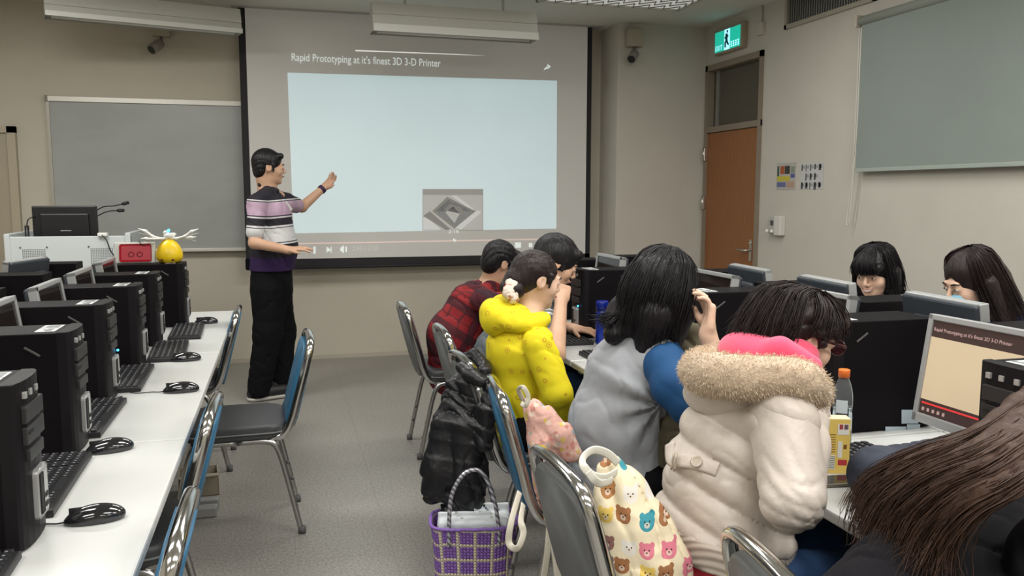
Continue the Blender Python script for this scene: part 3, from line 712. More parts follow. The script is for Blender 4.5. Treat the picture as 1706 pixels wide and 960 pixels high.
def make_mouse(label):
    """nose towards -x (cable side)"""
    o = thing('computer_mouse', label, 'mouse', (0, 0, DZ), 0, 'black optical mice')
    sc_ = Sculpt(.0022); sc_.ell((.008, 0, .010), (.056, .031, .027), .01).ell((-.02, 0, .004), (.04, .026, .020), .012).plane_cut((0, 0, .001), (0, 0, -1), .002)
    link('mouse_shell', sc_.mesh('mouse_shell'), m_mouse, o)
    MB().box((-.048, -.0015, .012), (-.015, .0015, .0345), bev=.001).obj('button_gap', m_slot, o)
    MB().tube([(-.03, -.003, .026), (-.03, .003, .026)], .008, 12).obj('scroll_wheel', m_cdark, o)
    MB().tube(smooth_path([(-.045, 0, .008), (-.07, .0, .004), (-.1, .012, .003), (-.14, .005, .003), (-.17, .02, .003)], 6), .0017, 6).obj('cable', m_slot, o)
    return o
case0 = make_case('x'); mon0 = make_monitor('x'); kb0 = make_keyboard('x'); mo0 = make_mouse('x')
used = set()
def put(src, loc, rz, label, sc=None):
    o = src if src.name not in used else copy_tree(src)
    used.add(src.name); o.location = loc; o.rotation_euler = (0, 0, rz); o['label'] = label; return o
HP = math.pi/2
ordn = ('nearest the camera', 'second from the camera', 'third from the camera', 'fourth from the camera', 'fifth from the camera', 'farthest from the camera')
# left island, aisle row : front faces +x
LC = [(-.50, 1.88), (-.548, 2.546), (-.572, 3.136), (-.56, 3.716), (-.56, 4.25), (-.50, 4.83)]
for i, (x, y) in enumerate(LC):
    put(case0, (x, y, DZ), HP, 'black computer tower on the left aisle-side desks, %s' % ordn[i])
LM = [2.21, 2.84, 3.43, 3.985, 4.54]
for i, y in enumerate(LM):
    put(mon0, (-.80, y, DZ), HP, 'silver-framed monitor on the left aisle-side desks, %s' % ordn[i])
LK = [(-.575, 1.55, .03), (-.58, 2.205, .02), (-.60, 2.842, 0), (-.585, 3.43, .03), (-.50, 3.985, .06), (-.48, 4.54, .04)]
for i, (x, y, a) in enumerate(LK):
    put(kb0, (x, y, DZ), HP+a, 'black keyboard on the left aisle-side desks, %s' % ordn[i])
mpx = [(157, 868, .12), (182, 752, .25), (301, 653, 0), (309, 601, .05), (343, 539, 0)]
for i, (a, b, r_) in enumerate(mpx):
    p = PZ(a, b, DZ); put(mo0, (p.x, p.y, DZ), r_, 'glossy black mouse on the left desks, %s' % ordn[i])
# left island, outer row : front faces -x, monitor backs to us
for i, y in enumerate((2.25, 2.95, 3.65, 4.35, 5.0)):
    put(case0, (-1.42, y, DZ), -HP, 'black computer tower on the outer row of the left island, %s' % ordn[i])
for i, y in enumerate((2.6, 3.3, 4.0, 4.7)):
    put(mon0, (-1.28, y, DZ), -HP+(-.25 if i == 3 else 0), 'dark-backed monitor on the left outer desks, %s' % ordn[i])
# right island, aisle row : front faces -x
RC = [(1.50, 1.44), (1.54, 2.175), (1.50, 2.935), (1.47, 3.47), (1.40, 3.93), (1.40, 4.55)]
for i, (x, y) in enumerate(RC):
    put(case0, (x, y, DZ), -HP, 'black computer tower on right aisle-side desks, %s' % ordn[i])
RM = [(1.70, 1.79, 0), (1.74, 2.50, 0), (1.72, 3.20, 0), (1.66, 4.22, 0)]
monp = make_monitor('x', True); monp.location = (1.69, 1.74, DZ); monp.rotation_euler = (0, 0, -HP+.02)
monp['label'] = 'silver-framed monitor showing a beige paused video, nearest monitor on the right desks'
for i, (x, y, a) in enumerate(RM[1:]):
    put(mon0, (x, y, DZ), -HP+a, 'silver-framed monitor on the right desks facing the aisle, %s' % ordn[i+1])
for i, (x, y, a) in enumerate(((1.495, 1.745, 0), (1.36, 2.55, 0), (1.33, 3.9, 0), (1.33, 3.25, 0))):
    put(kb0, (x, y, DZ), -HP+a, 'black keyboard on the right aisle-side desks, ' + ('under the bottle and carton', 'before the woman with the blue sleeve', 'by the boy resting his chin', 'before the yellow hoodie')[i])
for i, y in enumerate((1.90, 2.545, 3.10, 3.70, 4.72)):
    put(case0, (2.30, y, DZ), HP, 'black computer tower on the wall side of the right island, %s' % ordn[i])
for i, (y, a) in enumerate(((2.22, -.08), (2.83, -.08), (3.39, -.08), (4.40, -.1))):
    put(mon0, (2.09, y, DZ), HP+a, 'dark-backed monitor on the right wall-side desks, %s' % ordn[i])
# stickers low on the second tower's side panel
for (a, b, c2, d2, nm) in ((1475, 711, 1510, 725, 'a'), (1511, 707, 1533, 721, 'b'), (1502, 683, 1530, 706, 'c')):
    q = [P(a, d2, 2.088), P(c2, d2, 2.088), P(c2, b, 2.088), P(a, b, 2.088)]
    o = MB().quad(*q).obj('sticker_'+nm, mat('sticker_blue', (.42, .5, .55), .5)); me = o.data; ctr = sum(q, Vector())/4
    cs = [c_ for c_ in S.objects if c_.get('label', '').startswith('black computer tower on right aisle-side desks, second')][0]
    M_ = (Matrix.Translation(cs.location) @ Matrix.Rotation(-HP, 4, 'Z')).inverted(); me.transform(M_); o.parent = cs; o.name = 'side_sticker'

# ================================================================ CHAIRS
m_chr = mat('chrome', (.62, .62, .61), .14, metal=1)
m_chr2 = mat('chrome_dull', (.50, .50, .49), .3, metal=1)
m_vblk = mat('vinyl_black', (.045, .047, .05), .42, bump=.06, bscale=300)
m_vgry = mat('vinyl_grey', (.125, .13, .13), .5, bump=.06, bscale=300)
m_vblu = mat('vinyl_blue', (.03, .13, .24), .45, bump=.06, bscale=300)
m_rub = mat('rubber_foot', (.10, .10, .10), .7)
def make_chair(label, backm, hb=.83):
    """faces +y"""
    o = thing('stacking_chair', label, 'chair', (0, 0, 0), 0, 'chrome stacking chairs')
    def rrect(wd, d0, d1, r):
        out = []
        for (cx_, cy_, a0_) in ((wd-r, d1-r, 0), (-wd+r, d1-r, 1), (-wd+r, d0+r, 2), (wd-r, d0+r, 3)):
            for k in range(7): a = (a0_+k/6)*math.pi/2; out.append((cx_+r*math.cos(a), cy_+r*math.sin(a)))
        return out
    mb = MB(); mb.prism(rrect(.205, -.20, .21, .07), .425, .485, bev=.016); st = mb.obj('seat', m_vblk, o, smooth=True)
    MB().tube([Vector((p[0], p[1], .452)) for p in rrect(.2065, -.2015, .2115, .07)], .004, 6, closed=True).obj('seat_piping', m_vgry, st)
    MB().box((-.18, -.17, .412), (.18, .18, .426)).obj('seat_board', m_slot, o)
    for sx_ in (-1, 1):
        x = sx_*.195
        fr = smooth_path([(x, .265, .012), (x, .225, .22), (x, .185, .375), (x, .14, .415), (x, .0, .418), (x, -.12, .415), (x, -.165, .375), (x, -.205, .22), (x, -.25, .012)], 5)
        MB().tube(fr[:len(fr)//2+1], .0125, 10, side=(1, 0, 0), sx=.8).obj('leg', m_chr2, o)
        MB().tube(fr[len(fr)//2:], .0125, 10, side=(1, 0, 0), sx=.8).obj('leg', m_chr2, o)
        for yy in (.268, -.253): MB().tube([(x, yy, 0), (x, yy, .03)], .016, 10).obj('rubber_foot', m_rub, o)
        for t_, yy in ((.12, -.232), (.2, -.213)): MB().ball((x*.93, yy, t_), .009, seg=8).obj('stacking_bumper', m_rub, o)
    pth = [(-.18, .0, .425), (-.182, -.13, .422), (-.185, -.19, .44), (-.186, -.225, .50), (-.188, -.253, .6), (-.188, -.286, hb-.11), (-.180, -.303, hb-.045), (-.155, -.310, hb-.014), (-.10, -.313, hb-.001), (0, -.314, hb+.004)]
    pth = pth+[(-p[0], p[1], p[2]) for p in pth[-2::-1]]
    MB().tube(smooth_path(pth, 5), .0135, 10, side=(0, 1, 0), sx=1.25).obj('back_frame', m_chr, o)
    # backrest: shaped cushion between the tubes
    T = Matrix.Translation((0, -.268, .66)) @ Matrix.Rotation(math.atan2(.26, 1), 4, 'X')
    w1, w2, hz_ = .165, .175, (hb-.02)-.66
    pts = []
    for k in range(40):
        a = 2*math.pi*k/40; cx_ = math.cos(a); cz_ = math.sin(a)
        px_ = math.copysign(abs(cx_)**.40, cx_)*w2; pz_ = math.copysign(abs(cz_)**.42, cz_)*(hz_ if cz_ > 0 else .222); pts.append((px_*(1-.10*max(0, pz_)/.15), pz_))
    mb = MB(); mb.prism(pts, -.022, .022, T @ Matrix.Rotation(HP, 4, 'X'), bev=.01); mb.obj('backrest', backm, o, smooth=True)
    MB().tube([(-.19, -.14, .40), (0, -.155, .395), (.19, -.14, .40)], .009, 8).obj('cross_rail', m_chr2, o)
    return o
ch_g = make_chair('x', m_vgry); ch_b = make_chair('x', m_vblu)
def chair(src, x, y, rz, label): return put(src, (x, y, 0), rz, label)
# facing -x (left desks): local +y -> -x : rz = +90
chair(ch_b, -.55, 4.72, HP, 'blue-backed chrome chair tucked under the left desks, farthest from the camera')
chair(ch_b, -.52, 2.60, HP-.02, 'blue-backed chrome chair tucked under the left desks, middle of the three')
chair(ch_b, -.51, 1.70, HP, 'blue-backed chrome chair tucked under the left desks, nearest the camera')
chair(ch_b, -.21, 3.78, HP+.03, 'empty chrome chair with black seat pulled out from the left desks into the aisle')
# facing +x (right desks)
chair(ch_g, .95, 4.66, -HP, 'grey-backed chrome chair under the boy in the red plaid shirt')
chair(ch_g, 1.01, 3.80, -HP, 'grey-backed chrome chair behind the boy in the grey tee shirt')
chair(ch_g, .96, 3.12, -HP+.05, 'chrome chair under the girl in yellow, with a black jacket over its back')
chair(ch_b, .97, 2.58, -HP-.12, 'blue-backed chrome chair with a pink floral bag hung on it')
chair(ch_g, .91, 1.80, -HP+.02, 'grey-backed chrome chair with a cat print bag hung on it')
chair(ch_g, 1.09, 1.17, -HP-.12, 'chrome chair at the bottom edge, under the girl in the dark coat')
chair(ch_g, 2.85, 3.2, HP, 'chrome chair under the smiling girl, mostly hidden by the desks')
chair(ch_g, 2.85, 2.5, HP, 'chrome chair under the girl with the face mask, mostly hidden by the desks')
# ================================================================ PEOPLE
m_skin = mat('skin', (.56, .34, .225), .5, bump=.03, bscale=350, var=.06, vscale=14, sss=.08)
m_skinl = mat('skin_light', (.66, .43, .31), .5, bump=.03, bscale=350, var=.05, vscale=14, sss=.08)
m_eyew = mat('eye_white', (.6, .58, .55), .2); m_eyeb = mat('eye_dark', (.012, .008, .006), .1); m_lip = mat('lip', (.42, .17, .14), .4); m_brow = mat('eyebrow', (.02, .016, .014), .7)
def hair_mat(name, c, c2, rough=.38, st=(60, 60, 3)):
    m_ = mat(name, c, rough, spec=.5); g = NG(m_); v, x, y, z = g.coord('Object')
    mp_ = g.node('ShaderNodeMapping'); mp_.inputs['Scale'].default_value = st; g.put(mp_.inputs['Vector'], v)
    n = g.node('ShaderNodeTexNoise'); n.inputs['Scale'].default_value = 1.6; n.inputs['Detail'].default_value = 5; g.put(n.inputs['Vector'], mp_.outputs[0])
    g.base(g.mix(n.outputs['Fac'], c, c2)); bp = g.node('ShaderNodeBump'); bp.inputs['Strength'].default_value = .5; bp.inputs['Distance'].default_value = .01
    g.put(bp.inputs['Height'], n.outputs['Fac']); g.put(g.b.inputs['Normal'], bp.outputs[0]); return m_
m_hblk = hair_mat('hair_black', (.004, .0035, .004), (.016, .014, .016)); m_hblk.node_tree.nodes['Principled BSDF'].inputs['Specular IOR Level'].default_value = .3
m_hbrn = hair_mat('hair_brown', (.022, .011, .008), (.085, .046, .03), .5, (40, 40, 8)); m_hbrn.node_tree.nodes['Principled BSDF'].inputs['Specular IOR Level'].default_value = .25
m_hdkb = hair_mat('hair_dark_brown', (.007, .0045, .005), (.030, .018, .017)); m_hdkb.node_tree.nodes['Principled BSDF'].inputs['Specular IOR Level'].default_value = .3
def nrm(v): v = Vector(v); return v.normalized()
class Hd:
    """head frame"""
    def __init__(s, c, f, u=(0, 0, 1), k=1.0):
        s.c = Vector(c); s.f = nrm(f); u = Vector(u); s.u = nrm(u-s.f*u.dot(s.f)); s.r = s.f.cross(s.u); s.k = k; s.F = (s.r, s.f, s.u)
    def __call__(s, x, y, z): return s.c + (s.r*x+s.f*y+s.u*z)*s.k
def add_head(sc, H, neck, nr=.05):
    k = H.k; e = lambda p, r, kk=.012, mode='u': sc.ell(H(*p), tuple(q*k for q in r), kk, H.F, mode)
    e((0, -.014, .026), (.074, .092, .086)); e((0, .035, -.03), (.059, .052, .074), .02); e((0, .047, -.073), (.042, .040, .032), .02); e((0, .076, -.091), (.02, .016, .016), .012)
    for x in (-.036, .036): e((x, .058, -.026), (.026, .026, .028), .015)
    sc.cap(H(-.034, .082, .024), H(.034, .082, .024), .010*k, k=.01)
    for x in (-.031, .031): e((x, .098, .006), (.017, .013, .009), .008, 's')
    sc.cap(H(0, .088, .012), H(0, .106, -.020), .007*k, .0105*k, .006)
    for x in (-.011, .011): e((x, .098, -.027), (.008, .01, .007), .005)
    for x in (-.031, .031): e((x, .079, .006), (.0145, .0145, .0145), .004)
    e((0, .088, -.051), (.024, .012, .011), .006)
    for x in (-1, 1):
        e((x*.075, -.008, -.003), (.009, .021, .031), .006); e((x*.083, -.002, .0), (.006, .011, .018), .004, 's')
    sc.cap(H(0, -.032, -.045), neck, nr*k, nr*1.12, .03)
def face_bits(o, H, off, eyes=True, mouth='line', brow=True):
    tr = lambda p: H(*p)-off; k = H.k
    Mx = Matrix((H.r, H.f, H.u)).transposed()
    if eyes:
        for x in (-.031, .031):
            M_ = Matrix.Translation(tr((x, .0875, .006))) @ Mx.to_4x4()
            e = MB().ball((0, 0, 0), (.0115*k, .0075*k, .0042*k), M_, 14).obj('eye', m_eyew, o)
            MB().ball((0, .004*k, 0), (.0058*k, .005*k, .0046*k), M_, 10).obj('iris', m_eyeb, e)
    if brow:
        for x in (-1, 1): MB().tube([tr((x*.015, .0935, .024)), tr((x*.032, .092, .029)), tr((x*.048, .080, .024))], [.003*k, .0042*k, .002*k], 6).obj('eyebrow', m_brow, o)
    if mouth == 'line':
        MB().tube([tr((-.023, .0925, -.052)), tr((-.010, .1000, -.050)), tr((0, .1005, -.0515)), (tr((.010, .1000, -.050))), tr((.023, .0925, -.052))], [.002, .0045, .0045, .0045, .002], 8).obj('lips', m_lip, o)
    if mouth == 'smile':
        MB().tube([tr((-.023, .089, -.047)), tr((-.011, .0985, -.053)), tr((0, .1005, -.054)), tr((.011, .0985, -.053)), tr((.023, .089, -.047))], [.001, .0045, .0052, .0045, .001], 8).obj('teeth', mat('teeth', (.75, .72, .66), .3), o)
        MB().tube([tr((-.026, .088, -.045)), tr((-.011, .100, -.0485)), tr((0, .102, -.049)), tr((.011, .100, -.0485)), tr((.026, .088, -.045)), tr((.011, .100, -.059)), tr((0, .102, -.060)), tr((-.011, .100, -.059))], .0026, 8, closed=True).obj('lips', m_lip, o)
def add_hand(sc, w, d, n, sgn, curl=(.5, .5, .5, .55), k=1.0, thumb=(.6, .75, .25), spread=.07, fs=1.0):
    """w wrist, d finger direction, n palm normal (fingers curl to it), sgn thumb side along d x n"""
    w = Vector(w); d = nrm(d); n = Vector(n); n = nrm(n-d*n.dot(d)); a = d.cross(n)*sgn
    sc.box(w+d*.047*k, (.037*k, .044*k, .0125*k), .012*k, .012, (a, d, n)); sc.cap(w-d*.01, w+d*.03*k, .022*k, .02*k, .012, a, 1.25)
    for i, (ao, ln) in enumerate(((.029, .072), (.010, .080), (-.010, .074), (-.028, .058))):
        p = w+d*(.084-.004*abs(i-1))*k+a*ao*k; th = 0; r = (.0092, .0093, .0088, .0078)[i]*k*fs; sp = (1.4-i)*spread
        c = curl[i]; base = p-d*.012*k
        for j, fr in enumerate((.46, .31, .23)):
            th += c*(1.0, 1.15, .8)[j]
            dd = nrm(d*math.cos(th)+n*math.sin(th)+a*sp); q = p+dd*ln*fr*k
            sc.cap(base if j == 0 else p, q, r*(1-.07*j), r*(.93-.08*j), .004); p = q
    tb = w+d*.02*k+a*.028*k; td = nrm(d*thumb[0]+a*thumb[1]+n*thumb[2]); t1 = tb+td*.042*k; td2 = nrm(td*.8+d*.45+n*.15); 
    sc.cap(tb, t1, .0135*k, .0112*k, .008); sc.cap(t1, t1+td2*.032*k, .0108*k, .0085*k, .004)
def strands(name, guides, n, mat_, parent, off, r=.0016, jit=.006, seg=14, seed=1, extra=None, taper=True, endj=0.0):
    """n thin hairs interpolated between ordered guide polylines (each a list of points)"""
    rg = np.random.default_rng(seed); G = []
    for gl in guides:
        sp = smooth_path(gl, 6); L = len(sp); G.append(np.array([sp[int(round(t*(L-1)))] for t in np.linspace(0, 1, seg)]))
    G = np.array(G); ng = len(G); Vv = []; Ff = []
    for i in range(n):
        t = rg.uniform(0, ng-1); a = min(int(t), ng-2); f = t-a; path = G[a]*(1-f)+G[a+1]*f
        cl = rg.normal(0, jit, 3); ph = rg.uniform(0, 6.28, 3); tt = np.linspace(0, 1, seg)[:, None]
        path = path+cl*(.4+.8*tt)+np.sin(tt*6+ph)*jit*.35+rg.normal(0, 1, 3)*endj*tt**3
        if endj: path = path[:max(6, int(seg*rg.uniform(.72, 1)))]
        T = np.gradient(path, axis=0); T /= np.linalg.norm(T, axis=1)[:, None]+1e-9
        A = np.cross(T, rg.normal(0, 1, 3)); A /= np.linalg.norm(A, axis=1)[:, None]+1e-9; B = np.cross(T, A)
        rr = r*rg.uniform(.6, 1.3)*(1-.75*np.linspace(0, 1, len(path))**3 if taper else np.ones(len(path))); b0 = len(Vv)*0+sum(len(q) for q in Vv)
        ring = np.stack([path+rr[:, None]*(A*math.cos(q)+B*math.sin(q)) for q in (0, 2.094, 4.189)], 1).reshape(-1, 3); Vv.append(ring)
        for s_ in range(len(path)-1):
            o_ = b0+3*s_
            Ff += [(o_, o_+1, o_+4, o_+3), (o_+1, o_+2, o_+5, o_+4), (o_+2, o_, o_+3, o_+5)]
    Vv = np.concatenate(Vv)-np.array(off)
    me = bpy.data.meshes.new(name); me.from_pydata(Vv.tolist(), [], Ff)
    return tag(link(name, me, mat_, parent, smooth=True), kind='stuff')
def seated_legs(sc, pel, fx=1, dz=0, r=(.058, .042), knee=.44, sy=.09, foot=.40, k=.02):
    """thighs forward along fx*x, shins down to the floor"""
    for s_ in (-1, 1):
        h = pel+Vector((0, s_*sy, 0)); kn = pel+Vector((fx*knee, s_*(sy+.03), -.02+dz)); an = Vector((pel.x+fx*foot, kn.y, .09))
        sc.cap(h, kn, r[0], r[1], k); sc.cap(kn, an, r[1], r[1]*.72, k)
def seated_shoes(o, pel, off, fx, mat_, sy=.12, foot=.40):
    for s_ in (-1, 1):
        sc = Sculpt(.008); a = Vector((pel.x+fx*foot, pel.y+s_*sy, .06)); sc.cap(a, a+Vector((fx*.15, 0, -.015)), .045, .038, .02).cap(a, a+Vector((0, 0, .05)), .04, .038, .01).plane_cut((0, 0, .004), (0, 0, -1))
        link('shoe', sc.mesh('shoe', off=off), mat_, o)
def person(label, loc):
    o = thing('person', label, 'person', loc); return o, Vector(loc)
m_jean = mat('denim', (.015, .045, .12), .8, bump=.25, bscale=500, var=.3, vscale=9, fold=.35, fscale=10)
m_blkc = mat('black_cloth', (.006, .006, .007), .9, spec=.12, bump=.15, bscale=300, fold=.3, fscale=8)
m_shoe = mat('shoe_black', (.015, .015, .016), .5)

# ---------------------------------------------------------------- the presenter
o, off = person('man in a black polo with pink and white stripes pointing at the projection screen', (P(450, 650, 6.25).x, 6.25, 0))
pel = P(452, 455, 6.25); bel = P(457, 412, 6.22); che = P(452, 352, 6.24); nk = P(446, 318, 6.24)
sR = P(428, 340, 6.08); eR = P(424, 405, 6.0); wR = P(482, 417, 5.93)
sL = P(476, 337, 6.36); eL = P(503, 345, 6.55); wL = P(538, 314, 6.62)
H = Hd(P(448, 279, 6.22), (1, .12, -.10), (.08, 0, 1), 1.04)
aR = PZ(433, 646, .09); aL = PZ(468, 634, .09); kR = P(446, 555, 6.12); kL = P(470, 553, 6.33)
sc = Sculpt(.0055); add_head(sc, H, nk, .058)
sc.cap(nk, che, .06, .10, .03).cap(che, pel, .11, .12, .03, (0, 1, 0), 1.3)
sc.chain([nk, sR], [.05, .05]).chain([nk, sL], [.05, .05])
sc.chain([sR, eR, wR], [.05, .040, .027], .015); sc.chain([sL, eL, wL], [.05, .040, .027], .015)
dL = P(562, 291, 6.66)-wL; add_hand(sc, wR, P(512, 412, 5.9)-wR, (0, .25, -1), -1, (.22, .15, .2, .3), 1.0, (.7, .7, .1), .16)
add_hand(sc, wL, dL, (-.1, -.5, .85), 1, (.45, .5, .35, .2), 1.0, (.3, .85, .4), .15)
for s_, h_, kk_, a_ in ((-1, pel+Vector((0, -.09, -.08)), kR, aR), (1, pel+Vector((0, .09, -.08)), kL, aL)): sc.chain([h_, kk_, a_], [.085, .06, .035], .02)
link('body', sc.mesh('body', off=off), m_skin, o); face_bits(o, H, off)
# polo shirt with stripes: bands by height, collar
m_polo = mat('polo_stripes', (.013, .012, .018), .8, bump=.12, bscale=400, fold=.25, fscale=9); g = NG(m_polo); v, x, y, z = g.coord('Object')
zz = g.math('ADD', z, g.math('MULTIPLY', g.math('ABSOLUTE', g.math('SUBTRACT', x, .03)), -.08))
def zpx(py): return P(450, py, 6.2).z
cur = (.014, .012, .02, 1)
def stripe(c, a, b, col): return g.mix(g.band(zz, zpx(b), zpx(a)), c, col)
c = stripe(cur, 334, 364, (.58, .55, .56)); c = stripe(c, 336, 337.6, (.02, .02, .03)); c = stripe(c, 338, 359.5, (.46, .32, .42)); c = stripe(c, 359.5, 361.5, (.02, .02, .03))
c = stripe(c, 376, 407, (.6, .6, .6)); c = stripe(c, 379, 380.3, (.02, .02, .03)); c = stripe(c, 403, 404.5, (.02, .02, .03)); c = stripe(c, 429, 470, (.028, .010, .065)); g.base(c)
sc = Sculpt(.007)
sc.cap(nk+Vector((0, 0, -.02)), che, .07, .125, .04, (0, 1, 0), 1.25).cap(che, bel, .135, .158, .04, (0, 1, 0), 1.2).cap(bel, pel, .158, .155, .04, (0, 1, 0), 1.15)
sc.cap(sR, nk+Vector((0, -.05, -.02)), .068, .055, .03).cap(sL, nk+Vector((0, .05, -.02)), .068, .055, .03)
mR = sR.lerp(eR, .72); sc.cap(sR, mR, .068, .062, .02); mL = sL.lerp(eL, .6); sc.cap(sL, mL, .066, .06, .02)
sc.plane_cut(pel+Vector((0, 0, .02)), (0, 0, -1))
sc.ell(nk+Vector((.02, 0, .055)), (.062, .058, .06), .006, mode='s')
wfn = wrinkle(.006, [(1, 0, .5), (.3, 1, .8)], 45, 3)
link('polo_shirt', sc.mesh('polo_shirt', disp=wfn, off=off), m_polo, o)
sc = Sculpt(.005)
for a_, b_ in ((nk+Vector((-.05, -.045, .045)), nk+Vector((.06, -.055, -.0))), (nk+Vector((-.05, .045, .045)), nk+Vector((.06, .05, -.0))), (nk+Vector((-.045, -.045, .04)), nk+Vector((-.045, .045, .04)))): sc.cap(a_, b_, .016, .02, .012)
link('collar', sc.mesh('collar', off=off), mat('collar_black', (.013, .012, .017), .8), o)
MB().box((-.035, -.006, -.02), (.035, .006, .02)).obj('chest_badge', mat('badge_white', (.6, .6, .58), .5), o, P(474, 345, 6.17)-off+Vector((.02, -.0, 0)), (0.2, .9, .5))
sc = Sculpt(.008); wb_ = pel+Vector((0, 0, .045))
sc.cap(wb_, pel+Vector((0, 0, -.12)), .145, .15, .04, (0, 1, 0), 1.15)
sc.chain([pel+Vector((-.01, -.09, -.12)), kR, aR+Vector((-.01, 0, -.03))], [.135, .098, .082], .04); sc.chain([pel+Vector((.01, .09, -.12)), kL, aL+Vector((-.0, 0, -.03))], [.13, .098, .08], .04)
sc.plane_cut(wb_, (0, 0, 1)); sc.plane_cut((0, 0, .03), (0, 0, -1))
link('trousers', sc.mesh('trousers', disp=wrinkle(.007, [(.3, .2, 1), (1, 0, .4)], 26, 5), off=off), m_blkc, o)
for a_, tz in ((aR, PZ(457, 657, .03)), (aL, PZ(505, 640, .03))):
    d_ = nrm((tz.x-a_.x, tz.y-a_.y, 0)); sc = Sculpt(.006); b_ = Vector((a_.x, a_.y, .055)); sc.cap(b_-d_*.04, b_+d_*.17, .052, .038, .02).plane_cut((0, 0, .028), (0, 0, -1)); sh = link('shoe', sc.mesh('shoe', off=off), m_shoe, o)
    sc = Sculpt(.006); sc.cap(b_-d_*.04+Vector((0, 0, -.03)), b_+d_*.17+Vector((0, 0, -.03)), .054, .043, .02).plane_cut((0, 0, .003), (0, 0, -1)).plane_cut((0, 0, .027), (0, 0, 1)); link('shoe_sole', sc.mesh('shoe_sole', off=off), mat('sole_white', (.5, .48, .44), .6), sh)
sc = Sculpt(.005); e = lambda p, r, kk=.012, mode='u': sc.ell(H(*p), tuple(q*H.k for q in r), kk, H.F, mode)
e((0, -.02, .036), (.085, .100, .092)); e((0, -.055, -.02), (.074, .052, .07), .02); sc.cap(H(-.05, .066, .082), H(.05, .066, .082), .022, k=.02)
e((0, .115, -.06), (.085, .085, .115), .01, 's'); e((-.085, .02, -.06), (.03, .06, .07), .01, 's'); e((.085, .02, -.06), (.03, .06, .07), .01, 's')
for x_ in (-1, 1): sc.cap(H(x_*.077, .022, .02), H(x_*.077, .022, -.03), .012, .007, .008)
link('hair', sc.mesh('hair', disp=wrinkle(.004, [(1, 1, .2), (0, 1, 1)], 120, 8), off=off), m_hblk, o)
ww = wL-nrm(eL-wL)*-.012; ax_ = nrm(wL-eL)
MB().tube([ww-ax_*.013-off, ww+ax_*.013-off], .034, 18, sx=1.0).obj('wrist_band', mat('strap_purple', (.035, .012, .06), .5), o)
# lanyard phone pouch on belt at the back
MB().box((-.02, -.03, -.04), (.02, .03, .04), bev=.01).obj('belt_pouch', m_blkc, o, P(409, 440, 6.25)-off+Vector((.02, 0, 0)))

# ---------------------------------------------------------------- boy in red plaid (far)
o, off = person('boy in a red and black plaid shirt leaning over his desk', (.95, 4.6, 0))
pel = P(755, 612, 4.66); mid = P(757, 560, 4.64); che = P(788, 507, 4.62); nk = P(818, 470, 4.58)
H = Hd(P(833, 438, 4.55), (.92, .22, -.36), (.3, 0, 1), 1.0)
sR = P(803, 500, 4.44); sL = P(803, 495, 4.78); eR = Vector((1.18, 4.30, .86)); eL = Vector((1.2, 4.85, .84)); wR = Vector((1.30, 4.42, .775)); wL = Vector((1.33, 4.62, .775))
sc = Sculpt(.0055); add_head(sc, H, nk, .05); sc.chain([nk, che, mid, pel], [.05, .09, .10, .11], .03, (0, 1, 0), 1.2)
sc.cap(nk, sR, .04, .045).cap(nk, sL, .04, .045).chain([sR, eR, wR], [.045, .036, .025]).chain([sL, eL, wL], [.045, .036, .025])
add_hand(sc, wR, (.9, .3, 0), (0, 0, -1), 1, (.2,)*4); add_hand(sc, wL, (.9, -.3, 0), (0, 0, -1), -1, (.2,)*4); seated_legs(sc, Vector((pel.x+.06, 4.66, .54)))
link('body', sc.mesh('body', off=off), m_skin, o); face_bits(o, H, off)
m_pl = mat('red_plaid', (.2, .01, .012), .85, bump=.15, bscale=300, fold=.35, fscale=9); g = NG(m_pl); v, x, y, z = g.coord('Object')
u1 = g.math('ADD', g.math('MULTIPLY', x, .55), g.math('MULTIPLY', z, .83)); u2 = g.math('ADD', g.math('MULTIPLY', x, .83), g.math('ADD', g.math('MULTIPLY', z, -.5), g.math('MULTIPLY', y, .9)))
def pl(u, off_): return g.math('FRACT', g.math('ADD', g.math('DIVIDE', u, .135), off_))
f1, f2 = pl(u1, .1), pl(u2, .4); b1, b2 = g.band(f1, .0, .36), g.band(f2, .0, .36)
c = g.mix(g.math('MULTIPLY', b1, .75), (.23, .010, .014), (.02, .006, .012)); c = g.mix(g.math('MULTIPLY', b2, .75), c, (.018, .006, .014)); 
th = g.math('MAXIMUM', g.band(f1, .62, .66), g.band(f2, .62, .66)); c = g.mix(g.math('MULTIPLY', th, .7), c, (.04, .008, .01)); g.base(c)
sc = Sculpt(.007); sc.cap(nk+Vector((-.01, 0, -.025)), che, .06, .125, .03, (0, 1, 0), 1.25).cap(che, mid, .13, .15, .04, (0, 1, 0), 1.2).cap(mid, pel, .15, .145, .04, (0, 1, 0), 1.15).cap(pel, pel+Vector((-.03, 0, -.05)), .135, .11, .04, (0, 1, 0), 1.4)
sc.cap(nk+Vector((-.01, -.04, -.03)), sR, .05, .062, .03).cap(nk+Vector((-.01, .04, -.03)), sL, .05, .062, .03).chain([sR, eR, wR-Vector((.03, .02, 0))], [.066, .055, .04]).chain([sL, eL, wL-Vector((.03, 0, 0))], [.066, .055, .04])
link('plaid_shirt', sc.mesh('plaid_shirt', disp=wrinkle(.009, [(.6, .1, 1), (1, .3, .2)], 36, 11), off=off), m_pl, o)
sc = Sculpt(.008); seated_legs(sc, Vector((pel.x+.07, 4.66, .54)), r=(.092, .07)); sc.cap(Vector((pel.x+.06, 4.58, .53)), Vector((pel.x+.06, 4.74, .53)), .10); sc.plane_cut((0, 0, .06), (0, 0, -1)); link('trousers', sc.mesh('trousers', off=off), m_blkc, o); seated_shoes(o, Vector((pel.x+.07, 4.66, .54)), off, 1, m_shoe)
